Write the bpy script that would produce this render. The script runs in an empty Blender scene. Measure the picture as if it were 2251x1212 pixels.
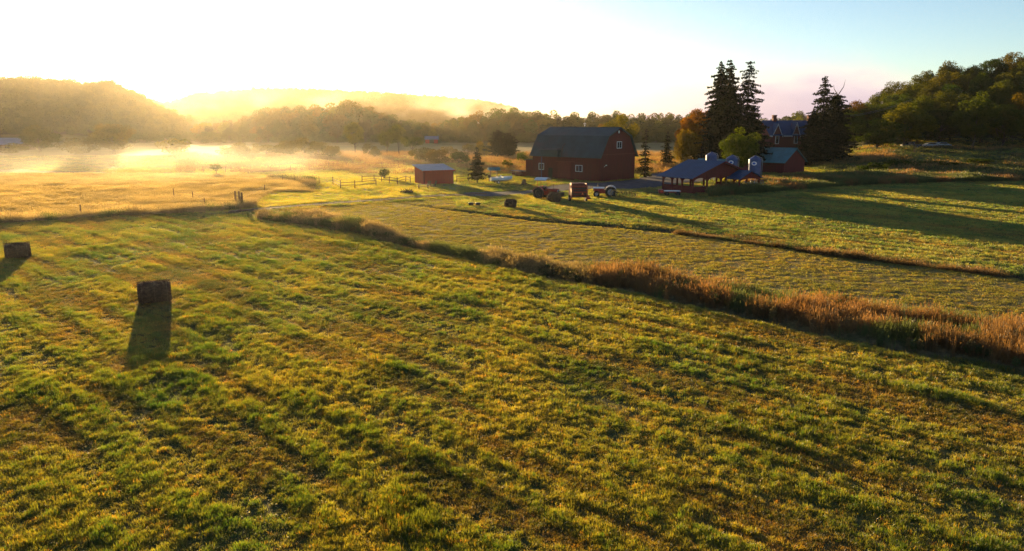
import bpy, math, random
import numpy as np
from mathutils import Vector, Matrix, Euler
from math import radians as R, sin, cos, pi

scene = bpy.context.scene
COL = scene.collection
rng = np.random.default_rng(7)
random.seed(7)

# ------------------------------------------------------------------ camera, light, sky
CAM_H = 10.0
F = 1607.0                    # focal length in photograph pixels (2251 wide)
HOR = 272.0                   # photograph row of the horizon
PITCH = math.atan((606 - HOR) / F)
cd = bpy.data.cameras.new('camera')
cd.sensor_width = 36.0
cd.lens = F / 2251.0 * 36.0
cd.clip_start = 0.1
cd.clip_end = 9000
cam = bpy.data.objects.new('camera', cd)
cam.location = (0, 0, CAM_H)
cam.rotation_euler = (pi / 2 - PITCH, 0, 0)
COL.objects.link(cam)
scene.camera = cam

SUN_EL = R(5.1)
SUN_AZ = math.atan((410 - 1125.5) / F * 1.0)      # from +Y, negative = left
SUN_DIR = Vector((sin(SUN_AZ) * cos(SUN_EL), cos(SUN_AZ) * cos(SUN_EL), sin(SUN_EL)))
sl = bpy.data.lights.new('sun', 'SUN')
sl.energy = 5.0
sl.angle = R(0.55)
sl.color = (1.0, 0.68, 0.30)
so = bpy.data.objects.new('sun', sl)
so.rotation_euler = SUN_DIR.to_track_quat('Z', 'Y').to_euler()
so.location = (0, 0, 60)
COL.objects.link(so)

SKY_STRENGTH = 0.066
scene.view_settings.view_transform = 'Standard'
scene.view_settings.look = 'None'
scene.view_settings.gamma = 1.0
scene.view_settings.exposure = 1.95
scene.view_settings.use_curve_mapping = False
scene.render.engine = 'CYCLES'
cy = scene.cycles
cy.use_denoising = True
cy.denoising_input_passes = 'RGB_ALBEDO_NORMAL'
cy.denoising_prefilter = 'NONE'
cy.max_bounces = 6
cy.diffuse_bounces = 2
cy.glossy_bounces = 2
cy.transmission_bounces = 4
cy.transparent_max_bounces = 8
cy.volume_bounces = 0
cy.volume_step_rate = 1.0
cy.volume_max_steps = 128

world = bpy.data.worlds.new("World")
scene.world = world
world.use_nodes = True


class NT:
    """small node-tree helper"""
    def __init__(s, tree):
        s.t = tree
        s.n = tree.nodes
        s.l = tree.links

    def node(s, typ, **kw):
        n = s.n.new(typ)
        for k, v in kw.items():
            setattr(n, k, v)
        return n

    def put(s, sock, v):
        if isinstance(v, bpy.types.NodeSocket):
            s.l.new(v, sock)
        elif v is not None:
            sock.default_value = v

    def math(s, op, a, b=None, c=None, clamp=False):
        n = s.node('ShaderNodeMath', operation=op, use_clamp=clamp)
        for i, v in enumerate((a, b, c)):
            if v is not None:
                s.put(n.inputs[i], v)
        return n.outputs[0]

    def mix(s, f, a, b, blend='MIX'):
        n = s.node('ShaderNodeMix', data_type='RGBA', blend_type=blend)
        s.put(n.inputs[0], f)
        for k, v in ((6, a), (7, b)):
            if isinstance(v, (tuple, list)) and len(v) == 3:
                v = (*v, 1)
            s.put(n.inputs[k], v)
        return n.outputs[2]

    def ramp(s, x, lo, hi, a=0.0, b=1.0, smooth=True):
        n = s.node('ShaderNodeMapRange', interpolation_type='SMOOTHSTEP' if smooth else 'LINEAR')
        s.put(n.inputs[0], x)
        n.inputs[1].default_value = lo
        n.inputs[2].default_value = hi
        n.inputs[3].default_value = a
        n.inputs[4].default_value = b
        return n.outputs[0]

    def noise(s, vec, scale, detail=3, rough=0.5, dist=0.0):
        n = s.node('ShaderNodeTexNoise')
        if vec is not None:
            s.l.new(vec, n.inputs['Vector'])
        n.inputs['Scale'].default_value = scale
        n.inputs['Detail'].default_value = detail
        n.inputs['Roughness'].default_value = rough
        n.inputs['Distortion'].default_value = dist
        return n.outputs['Fac']


def build_world():
    w = NT(world.node_tree)
    w.n.clear()
    out = w.node('ShaderNodeOutputWorld')
    bg = w.node('ShaderNodeBackground')
    bg.inputs[1].default_value = SKY_STRENGTH
    sky = w.node('ShaderNodeTexSky', sky_type='NISHITA')
    sky.sun_disc = False
    sky.sun_elevation = SUN_EL
    sky.sun_rotation = SUN_AZ
    sky.altitude = 200
    sky.air_density = 0.75
    sky.dust_density = 0.5
    sky.ozone_density = 1.6
    tc = w.node('ShaderNodeTexCoord')
    sep = w.node('ShaderNodeSeparateXYZ')
    w.l.new(tc.outputs['Generated'], sep.inputs[0])
    x, y, z = sep.outputs
    az = w.math('ARCTAN2', x, y)
    el = w.math('ARCSINE', z)
    # a low bank of morning cloud: its upper edge wanders with the azimuth, highest on the right of the valley
    az0 = math.atan((1850 - 1125.5) / F)
    cv = w.node('ShaderNodeCombineXYZ')
    w.put(cv.inputs[0], w.math('MULTIPLY', az, 3.2))
    w.put(cv.inputs[1], w.math('MULTIPLY', el, 9.0))
    edge = w.noise(cv.outputs[0], 3.4, 6, 0.6)
    da = w.math('SUBTRACT', az, az0)
    hump_l = w.ramp(da, -0.42, -0.02)
    hump_r = w.ramp(da, 0.0, 0.09, 1.0, 0.42)
    hump = w.math('MULTIPLY', hump_l, hump_r)
    top = w.math('MULTIPLY_ADD', hump, 0.05, 0.022)
    top = w.math('ADD', top, w.math('MULTIPLY', w.math('SUBTRACT', edge, 0.5), 0.04))
    d = w.math('SUBTRACT', top, el)
    mask = w.ramp(d, -0.016, 0.03)
    mask = w.math('MULTIPLY', mask, 0.88)
    colmix = w.ramp(d, 0.0, 0.06)
    ccol = w.mix(colmix, (4.2, 3.3, 3.4), (2.1, 1.6, 2.5))
    c = w.mix(mask, sky.outputs[0], ccol)
    w.l.new(c, bg.inputs[0])
    w.l.new(bg.outputs[0], out.inputs[0])


build_world()

# ------------------------------------------------------------------ placing: from photograph pixels to the ground of the valley
CP, SP = cos(PITCH), sin(PITCH)


def ray(px, py):
    a, b = px - 1125.5, 606.0 - py
    return np.array([a, F * CP + b * SP, -F * SP + b * CP])


def G(px, py, z=0.0):
    d = ray(px, py)
    t = (z - CAM_H) / d[2]
    return Vector((d[0] * t, d[1] * t, z))


def AY(px, py, Y):
    d = ray(px, py)
    t = Y / d[1]
    return Vector((d[0] * t, Y, CAM_H + d[2] * t))


def to_px(x, y, z):
    y = np.maximum(y, 0.5)
    dz = z - CAM_H
    f = y * CP - dz * SP
    u = y * SP + dz * CP
    return 1125.5 + F * x / f, 606 - F * u / f


def sstep(t):
    t = np.clip(t, 0, 1)
    return t * t * (3 - 2 * t)


def vnoise(x, y, seed=0):
    """cheap smooth value noise, numpy"""
    xi, yi = np.floor(x).astype(np.int64), np.floor(y).astype(np.int64)
    xf, yf = x - xi, y - yi
    xf, yf = xf * xf * (3 - 2 * xf), yf * yf * (3 - 2 * yf)

    def h(a, b):
        n = (a * 374761393 + b * 668265263 + seed * 974634777) & 0xffffffff
        n = ((n ^ (n >> 13)) * 1274126177) & 0xffffffff
        return ((n ^ (n >> 16)) & 0xffff) / 65535.0
    return (h(xi, yi) * (1 - xf) + h(xi + 1, yi) * xf) * (1 - yf) + (h(xi, yi + 1) * (1 - xf) + h(xi + 1, yi + 1) * xf) * yf


def fbm(x, y, seed=0, o=3):
    s, a, t = 0, 0.5, 0
    for i in range(o):
        s = s + a * vnoise(x * 2 ** i, y * 2 ** i, seed + i)
        t += a
        a *= 0.5
    return s / t


LEFT_PX = [-1400, -600, -200, 0, 60, 150, 240, 290, 340, 390, 430, 480, 560, 700]
LEFT_Z = [20, 30, 27, 22, 30, 29, 26, 27, 19, 9, 4, 1, 0, 0]
FAR_PX = [-1500, 200, 300, 400, 470, 600, 700, 800, 900, 1000, 1060, 1110, 1150, 1250, 1500, 2600]
FAR_Z = [4, 4, 8, 18, 34, 41, 40, 37, 34, 29, 26, 21, 12, 3, 0, 0]
RGT_PX = [1780, 1850, 1877, 1933, 1992, 2038, 2115, 2166, 2245, 2500, 3200]
RGT_Z = [0, 2, 4.5, 11, 13.5, 16.5, 17, 21.5, 25, 32, 40]


def line(pts):
    a = np.array(pts, float)
    return lambda x: np.interp(x, a[:, 0], a[:, 1])


S1_TOP = line([(560, 476), (700, 476), (800, 494), (900, 527), (1000, 546), (1100, 562), (1200, 578), (1400, 602), (1600, 630), (1800, 660), (2000, 688), (2251, 712), (3000, 790)])
S1_BOT = line([(560, 484), (700, 499), (800, 518), (900, 540), (1000, 562), (1100, 584), (1200, 603), (1400, 638), (1600, 684), (1800, 726), (2000, 765), (2251, 812), (3000, 950)])
S2 = line([(860, 446), (1000, 464), (1100, 476), (1200, 488), (1350, 499), (1500, 513), (1600, 524), (1700, 538), (1850, 560), (2000, 578), (2251, 608), (3000, 700)])
TRK = line([(-400, 520), (0, 500), (250, 482), (480, 470), (560, 463), (760, 447), (960, 432), (1100, 425), (1200, 421)])

def HT(x, y):
    """terrain height, metres"""
    x = np.asarray(x, float)
    y = np.asarray(y, float)
    ys = np.maximum(y, 1.0)
    p = 1125.5 + F * CP * x / ys
    z = (fbm(x / 37, y / 37, 5) - 0.5) * 0.5 * sstep((ys - 30) / 60) * sstep((200 - ys) / 60)
    z = z + (fbm(x / 2.2, y / 2.2, 9, 2) - 0.5) * 0.03 * sstep((170 - ys) / 60)
    pyg = HOR + (606 - HOR) * 0 + F * CAM_H / ys
    pyg = np.where(ys > 20, to_px(np.zeros_like(ys), ys, 0.0)[1], 2000)
    gate = (ys > 20) & (ys < 125)
    z = z - gate * 0.42 * np.exp(-((pyg - S2(p)) / np.interp(p, [900, 1400, 2251], [1.6, 3, 4.5])) ** 2) * sstep((p - 860) / 120)
    z = z - gate * 0.28 * np.exp(-((pyg - S1_BOT(p)) / np.interp(p, [600, 1400, 2251], [2.0, 6, 12])) ** 2) * sstep((p - 600) / 120)
    front = (y > 60)
    z = z + front * 3.2 * sstep((p - 1690) / 260) * sstep((ys - 148) / 62)
    z = z + front * np.interp(p, RGT_PX, RGT_Z) * sstep((ys - 212) / 100)
    z = z + front * np.interp(p, LEFT_PX, LEFT_Z) * sstep((ys - 400) / 130) * sstep((1100 - ys) / 300)
    z = z + front * np.interp(p, FAR_PX, FAR_Z) * sstep((ys - 640) / 300)
    return z


def GT(px, py):
    """where the ray through a pixel meets the terrain"""
    d = ray(px, py)
    d = d / d[1]
    Y = 14.0
    while Y < 2500:
        if CAM_H + d[2] * Y <= float(HT(d[0] * Y, Y)):
            break
        Y += 0.5
    return Vector((d[0] * Y, Y, float(HT(d[0] * Y, Y))))


def on(x, y, dz=0.0):
    return Vector((x, y, float(HT(x, y)) + dz))


def at_Y(px, Y):
    """ground point seen at column px at depth Y"""
    x = (px - 1125.5) / F * (Y * CP + CAM_H * SP)
    return on(x, Y)


# ------------------------------------------------------------------ object helpers
def tag(o, label=None, cat=None, group=None, kind=None):
    if label: o['label'] = label
    if cat: o['category'] = cat
    if group: o['group'] = group
    if kind: o['kind'] = kind
    return o


def thing(name, label, cat, loc, rz=0.0, group=None):
    o = bpy.data.objects.new(name, None)
    COL.objects.link(o)
    o.location = loc
    o.rotation_euler = (0, 0, rz)
    o.empty_display_size = 0.3
    return tag(o, label, cat, group)


def link(name, me, parent=None, mat=None):
    if mat is not None and len(me.materials) == 0:
        me.materials.append(mat)
    o = bpy.data.objects.new(name, me)
    COL.objects.link(o)
    if parent is not None:
        o.parent = parent
    return o


def copy_tree(o, parent=None):
    c = o.copy()
    COL.objects.link(c)
    c.parent = parent
    for ch in list(o.children):
        copy_tree(ch, c)
    return c


def arr_mesh(name, V, Fq, attrs=None, smooth=False):
    """fast mesh from arrays; Fq (n,3) or (n,4)"""
    me = bpy.data.meshes.new(name)
    V = np.asarray(V, np.float32)
    Fq = np.asarray(Fq, np.int32)
    n, k = Fq.shape
    me.vertices.add(len(V))
    me.vertices.foreach_set('co', V.ravel())
    me.loops.add(n * k)
    me.loops.foreach_set('vertex_index', Fq.ravel())
    me.polygons.add(n)
    me.polygons.foreach_set('loop_start', np.arange(0, n * k, k, dtype=np.int32))
    if attrs:
        for an, (dom, typ, data) in attrs.items():
            a = me.attributes.new(an, typ, dom)
            a.data.foreach_set('value' if typ == 'FLOAT' else ('vector' if typ == 'FLOAT_VECTOR' else 'color'), np.asarray(data, np.float32).ravel())
    me.update(calc_edges=True)
    me.validate()
    if smooth:
        me.shade_smooth()
    return me


class MB:
    """collects shapes, in the thing's own coordinates, for one mesh"""
    def __init__(s):
        s.v, s.f = [], []

    def add(s, vs, fs):
        b = len(s.v)
        s.v += [tuple(v) for v in vs]
        s.f += [tuple(i + b for i in f) for f in fs]
        return s

    def box(s, x0, x1, y0, y1, z0, z1, M=None, bev=0.0):
        if bev > 0:
            b = min(bev, (x1 - x0) / 2.1, (y1 - y0) / 2.1, (z1 - z0) / 2.1)
            vs = []
            for X, sx in ((x0, 1), (x1, -1)):
                for Y, sy in ((y0, 1), (y1, -1)):
                    for Z, sz in ((z0, 1), (z1, -1)):
                        vs += [(X, Y + sy * b, Z + sz * b), (X + sx * b, Y, Z + sz * b), (X + sx * b, Y + sy * b, Z)]
            I = lambda i, j, k, a: ((i * 2 + j) * 2 + k) * 3 + a
            fs = []
            for i in (0, 1):
                f = [I(i, 0, 0, 0), I(i, 1, 0, 0), I(i, 1, 1, 0), I(i, 0, 1, 0)]
                fs.append(f if i else f[::-1])
                f = [I(0, i, 0, 1), I(1, i, 0, 1), I(1, i, 1, 1), I(0, i, 1, 1)]
                fs.append(f[::-1] if i else f)
                f = [I(0, 0, i, 2), I(1, 0, i, 2), I(1, 1, i, 2), I(0, 1, i, 2)]
                fs.append(f if i else f[::-1])
            for a in (0, 1):
                for c in (0, 1):
                    fs.append([I(a, c, 0, 0), I(a, c, 1, 0), I(a, c, 1, 1), I(a, c, 0, 1)])
                    fs.append([I(a, 0, c, 0), I(a, 1, c, 0), I(a, 1, c, 2), I(a, 0, c, 2)])
                    fs.append([I(0, a, c, 1), I(1, a, c, 1), I(1, a, c, 2), I(0, a, c, 2)])
                    for d in (0, 1):
                        fs.append([I(a, c, d, 0), I(a, c, d, 1), I(a, c, d, 2)])
        else:
            vs = [(x, y, z) for x in (x0, x1) for y in (y0, y1) for z in (z0, z1)]
            fs = [(0, 1, 3, 2), (4, 6, 7, 5), (0, 4, 5, 1), (2, 3, 7, 6), (0, 2, 6, 4), (1, 5, 7, 3)]
        if M is not None:
            vs = [M @ Vector(v) for v in vs]
        return s.add(vs, fs)

    def tube(s, pts, rad, n=8, cap=True):
        pts = [Vector(p) for p in pts]
        if not isinstance(rad, (list, tuple)):
            rad = [rad] * len(pts)
        vs, fs = [], []
        up = Vector((0, 0, 1))
        for i, p in enumerate(pts):
            d = (pts[min(i + 1, len(pts) - 1)] - pts[max(i - 1, 0)])
            d = d.normalized() if d.length > 1e-6 else Vector((0, 0, 1))
            a = d.cross(up)
            if a.length < 1e-3:
                a = d.cross(Vector((0, 1, 0)))
            a.normalize()
            b = a.cross(d)
            for k in range(n):
                t = 2 * pi * k / n
                vs.append(p + (a * cos(t) + b * sin(t)) * rad[i])
        for i in range(len(pts) - 1):
            for k in range(n):
                fs.append((i * n + k, i * n + (k + 1) % n, (i + 1) * n + (k + 1) % n, (i + 1) * n + k))
        if cap:
            fs.append(tuple(range(n))[::-1])
            fs.append(tuple((len(pts) - 1) * n + k for k in range(n)))
        return s.add(vs, fs)

    def lathe(s, prof, n=24, M=None):
        """profile of (r, h) turned about local Z"""
        vs, fs = [], []
        for r, h in prof:
            for k in range(n):
                t = 2 * pi * k / n
                vs.append(Vector((r * cos(t), r * sin(t), h)))
        for i in range(len(prof) - 1):
            for k in range(n):
                fs.append((i * n + k, i * n + (k + 1) % n, (i + 1) * n + (k + 1) % n, (i + 1) * n + k))
        if M is not None:
            vs = [M @ v for v in vs]
        return s.add(vs, fs)

    def prism(s, prof, y0, y1, M=None):
        """profile in XZ pushed along Y"""
        n = len(prof)
        vs = [Vector((x, y0, z)) for x, z in prof] + [Vector((x, y1, z)) for x, z in prof]
        fs = [tuple(range(n)), tuple(range(n, 2 * n))[::-1]]
        for i in range(n):
            j = (i + 1) % n
            fs.append((i, i + n, j + n, j))
        if M is not None:
            vs = [M @ v for v in vs]
        return s.add(vs, fs)

    def mesh(s, name, smooth=False):
        me = bpy.data.meshes.new(name)
        me.from_pydata(s.v, [], s.f)
        me.validate()
        import bmesh
        bm = bmesh.new()
        bm.from_mesh(me)
        bmesh.ops.recalc_face_normals(bm, faces=bm.faces)
        bm.to_mesh(me)
        bm.free()
        if smooth:
            me.shade_smooth()
        return me

    def build(s, name, mat, parent=None, smooth=False):
        return link(name, s.mesh(name, smooth), parent, mat)


def Rot(ax, a):
    return Matrix.Rotation(a, 4, ax)


def T(x, y, z):
    return Matrix.Translation((x, y, z))


# ------------------------------------------------------------------ materials
def new_mat(name):
    m = bpy.data.materials.new(name)
    m.use_nodes = True
    t = NT(m.node_tree)
    t.n.clear()
    out = t.node('ShaderNodeOutputMaterial')
    return m, t, out


def M_(name, col, rough=0.7, metal=0.0, var=0.25, scale=3.0, bump=0.15, bscale=20.0, stain=None, spec=0.4, wood=False):
    m, t, out = new_mat(name)
    b = t.node('ShaderNodeBsdfPrincipled')
    tc = t.node('ShaderNodeTexCoord')
    vec = tc.outputs['Object']
    if wood:
        mp = t.node('ShaderNodeMapping')
        mp.inputs['Scale'].default_value = (6, 6, 0.5)
        t.l.new(vec, mp.inputs[0])
        vec = mp.outputs[0]
    n1 = t.noise(vec, scale, 5, 0.6)
    lo = tuple(c * (1 - var) for c in col)
    hi = tuple(min(1, c * (1 + var)) for c in col)
    c = t.mix(t.ramp(n1, 0.3, 0.7), lo, hi)
    if stain:
        n2 = t.noise(vec, scale * 0.35, 4, 0.65)
        c = t.mix(t.ramp(n2, 0.52, 0.7), c, stain)
    t.l.new(c, b.inputs['Base Color'])
    b.inputs['Roughness'].default_value = rough
    b.inputs['Metallic'].default_value = metal
    b.inputs['Specular IOR Level'].default_value = spec
    if bump:
        bp = t.node('ShaderNodeBump')
        bp.inputs['Strength'].default_value = bump
        bp.inputs['Distance'].default_value = 0.02
        t.l.new(t.noise(vec, bscale, 4, 0.6), bp.inputs['Height'])
        t.l.new(bp.outputs[0], b.inputs['Normal'])
    t.l.new(b.outputs[0], out.inputs[0])
    return m


def leaf_mat(name, a, b_, transl=(1.15, 1.1, 0.55), tmix=0.45, attr='tint', objcol=True, inst=False, gloss=0.0):
    """leaf or blade: colours a..b by tint, reflecting and letting light through"""
    m, t, out = new_mat(name)
    at = t.node('ShaderNodeAttribute', attribute_name=attr)
    fac = at.outputs['Fac']
    if inst:
        at2 = t.node('ShaderNodeAttribute', attribute_name='ptint', attribute_type='INSTANCER')
        fac = t.math('ADD', t.math('MULTIPLY', fac, 0.3), t.math('MULTIPLY', at2.outputs['Fac'], 0.7))
    c = t.mix(fac, a, b_)
    if inst:
        at3 = t.node('ShaderNodeAttribute', attribute_name='pcol', attribute_type='INSTANCER')
        c = t.mix(1.0, c, at3.outputs['Color'], 'MULTIPLY')
    elif objcol:
        oi = t.node('ShaderNodeObjectInfo')
        c = t.mix(1.0, c, oi.outputs['Color'], 'MULTIPLY')
    d = t.node('ShaderNodeBsdfDiffuse')
    tr = t.node('ShaderNodeBsdfTranslucent')
    t.l.new(c, d.inputs[0])
    t.l.new(t.mix(1.0, c, transl, 'MULTIPLY'), tr.inputs[0])
    mx = t.node('ShaderNodeMixShader')
    mx.inputs[0].default_value = tmix
    t.l.new(d.outputs[0], mx.inputs[1])
    t.l.new(tr.outputs[0], mx.inputs[2])
    o = mx.outputs[0]
    if gloss:
        g = t.node('ShaderNodeBsdfGlossy')
        g.inputs['Roughness'].default_value = 0.45
        g.inputs[0].default_value = (1, 1, 1, 1)
        m2 = t.node('ShaderNodeMixShader')
        m2.inputs[0].default_value = gloss
        t.l.new(o, m2.inputs[1])
        t.l.new(g.outputs[0], m2.inputs[2])
        o = m2.outputs[0]
    t.l.new(o, out.inputs[0])
    return m


MAT = {}
MAT['barn_red'] = M_('barn_red', (0.115, 0.007, 0.009), 0.8, var=0.3, scale=1.2, wood=True, stain=(0.085, 0.008, 0.009), bscale=8)
MAT['shed_red'] = M_('shed_red', (0.42, 0.036, 0.016), 0.7, var=0.2, scale=1.5, wood=True, bscale=8)
MAT['door_red'] = M_('door_red', (0.16, 0.014, 0.012), 0.75, var=0.2, scale=1.5, wood=True)
MAT['trim_red'] = M_('trim_red', (0.16, 0.018, 0.015), 0.7, scale=2)
MAT['roof_dark'] = M_('roof_dark_steel', (0.016, 0.052, 0.065), 0.55, 0.0, var=0.25, scale=0.6, bump=0.08, stain=(0.035, 0.042, 0.055), spec=0.3)
MAT['roof_blue'] = M_('roof_blue_steel', (0.012, 0.048, 0.125), 0.55, 0.0, var=0.15, scale=0.8, bump=0.05, spec=0.3)
MAT['roof_teal'] = M_('roof_teal', (0.04, 0.15, 0.17), 0.5, 0.0, var=0.2, scale=0.8, bump=0.05, spec=0.5)
MAT['roof_grey'] = M_('roof_weathered_steel', (0.13, 0.15, 0.24), 0.4, 0.2, var=0.2, scale=1.2, bump=0.05, spec=0.6)
MAT['white'] = M_('white_paint', (0.72, 0.72, 0.74), 0.45, var=0.08, scale=4, bump=0.05)
MAT['glass'] = M_('window_glass', (0.015, 0.018, 0.03), 0.08, var=0.3, scale=1, bump=0, spec=0.8)
MAT['brick'] = M_('house_brick', (0.13, 0.030, 0.026), 0.85, var=0.35, scale=6, bump=0.3, bscale=30)
MAT['dark'] = M_('dark_opening', (0.02, 0.012, 0.01), 0.9, var=0.3)
MAT['wood'] = M_('weathered_wood', (0.16, 0.10, 0.06), 0.85, var=0.35, scale=4, wood=True)
MAT['bark'] = M_('bark', (0.07, 0.048, 0.032), 0.95, var=0.4, scale=3, bump=0.5, bscale=9)
MAT['galv'] = M_('bin_steel', (0.05, 0.08, 0.19), 0.42, 0.4, var=0.15, scale=2, bump=0.03)
MAT['tyre'] = M_('tyre_rubber', (0.018, 0.017, 0.017), 0.85, var=0.3, scale=6)
MAT['tractor_red'] = M_('tractor_red', (0.34, 0.03, 0.02), 0.38, var=0.15, scale=3, bump=0.02, stain=(0.2, 0.06, 0.04))
MAT['implement_red'] = M_('implement_red', (0.30, 0.035, 0.02), 0.5, var=0.25, scale=3, stain=(0.16, 0.07, 0.04))
MAT['tractor_grey'] = M_('tractor_pale_grey', (0.62, 0.62, 0.66), 0.35, var=0.1, scale=3, bump=0.02)
MAT['iron'] = M_('dark_iron', (0.05, 0.045, 0.045), 0.5, 0.5, var=0.3)
MAT['yellow'] = M_('rake_yellow', (0.42, 0.28, 0.05), 0.5, var=0.3)
MAT['blue'] = M_('implement_blue', (0.05, 0.10, 0.42), 0.4, var=0.2)
MAT['boat'] = M_('boat_gelcoat', (0.62, 0.68, 0.74), 0.25, var=0.06, bump=0.0)
MAT['black'] = M_('black_plastic', (0.015, 0.015, 0.017), 0.4, var=0.2)
MAT['orange'] = M_('orange_reflector', (0.85, 0.14, 0.03), 0.35, var=0.05, bump=0)
MAT['lamp_red'] = M_('red_lens', (0.7, 0.02, 0.02), 0.2, var=0.05, bump=0)
MAT['straw'] = M_('bale_straw', (0.085, 0.046, 0.026), 0.95, var=0.4, scale=9, bump=0.8, bscale=60)
MAT['gravel'] = M_('drive_gravel', (0.085, 0.08, 0.095), 0.95, var=0.3, scale=0.8, bump=0.6, bscale=14, spec=0.05)
MAT['dirt'] = M_('track_dirt', (0.10, 0.066, 0.042), 0.95, var=0.35, scale=0.9, bump=0.6, bscale=9, spec=0.05)
MAT['car_white'] = M_('car_white', (0.3, 0.32, 0.36), 0.25, var=0.04, bump=0)
MAT['car_dark'] = M_('car_dark', (0.02, 0.025, 0.04), 0.25, var=0.1, bump=0)
MAT['rim'] = M_('wheel_steel', (0.30, 0.30, 0.33), 0.5, 0.2)
MAT['ridge_cap'] = M_('ridge_cap', (0.03, 0.05, 0.055), 0.5)

GREEN_A, GREEN_B = (0.022, 0.044, 0.009), (0.070, 0.095, 0.018)
MAT['leaf'] = leaf_mat('broadleaf', GREEN_A, GREEN_B, transl=(1.5, 1.25, 0.5))
MAT['needle'] = leaf_mat('needles', (0.008, 0.014, 0.007), (0.022, 0.028, 0.012), transl=(1.2, 1.0, 0.6), tmix=0.25)
MAT['blade'] = leaf_mat('grass_blades', (0.015, 0.043, 0.006), (0.106, 0.084, 0.018), transl=(5.8, 5.4, 1.5), tmix=0.6, inst=True, gloss=0.05)
MAT['tallgrass'] = leaf_mat('tall_dry_grass', (0.080, 0.066, 0.030), (0.24, 0.188, 0.11), transl=(2.0, 1.75, 1.0), tmix=0.6, inst=True, gloss=0.03)


# ------------------------------------------------------------------ zones of the ground, laid out on the valley floor
MEADOW_TOP = line([(-600, 375), (0, 372), (250, 378), (500, 382), (650, 400), (700, 425)])
MEADOW_BOT = line([(-600, 500), (0, 488), (250, 474), (480, 460), (560, 446), (600, 424), (700, 424)])


def zone(x, y):
    """returns dict of weights (numpy) at ground points"""
    px, py = to_px(x, y, 0.0)
    n = (fbm(x / 3.0, y / 3.0, 21) - 0.5)
    wob = n * 14 * np.clip((py - HOR) / 300, 0.15, 1.2)
    s1 = (px > 570) & (py + wob > S1_TOP(px)) & (py + wob < S1_BOT(px))
    th = np.interp(px, [1000, 1400, 1800, 2251], [2.2, 3.5, 5.5, 5.0])
    s2 = (px > 1000) & (np.abs(py + wob * 0.3 - S2(px)) < th)
    trk = (px < 1210) & (np.abs(py - TRK(px)) < np.interp(px, [0, 500, 900], [5, 3.6, 2.6]))
    mead = (px < 690) & (py + wob > MEADOW_TOP(px)) & (py < MEADOW_BOT(px))
    f1 = np.where(px < 570, py > TRK(px) + 6, py > S1_BOT(px))
    f2 = (px >= 570) & (py > np.where(px < 1000, TRK(px) + 8, S2(px))) & (py < S1_TOP(px))
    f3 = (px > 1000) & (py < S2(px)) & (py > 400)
    return dict(px=px, py=py, s1=s1, s2=s2, trk=trk, mead=mead, f1=f1, f2=f2, f3=f3)


# gravel yard polygon (photograph pixels on the flat floor)
YARD = [(1015, 424), (1150, 420), (1215, 408), (1275, 402), (1318, 402), (1400, 394), (1440, 380), (1500, 363), (1550, 360), (1600, 364),
        (1600, 384), (1560, 398), (1500, 404), (1440, 413), (1380, 417), (1300, 416), (1240, 420), (1180, 426), (1090, 433), (1020, 433)]


def in_poly(px, py, P):
    ins = np.zeros(px.shape, bool)
    for i in range(len(P)):
        x0, y0 = P[i]
        x1, y1 = P[i - 1]
        c = ((y0 > py) != (y1 > py)) & (px < (x1 - x0) * (py - y0) / ((y1 - y0) + 1e-9) + x0)
        ins ^= c
    return ins


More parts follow.
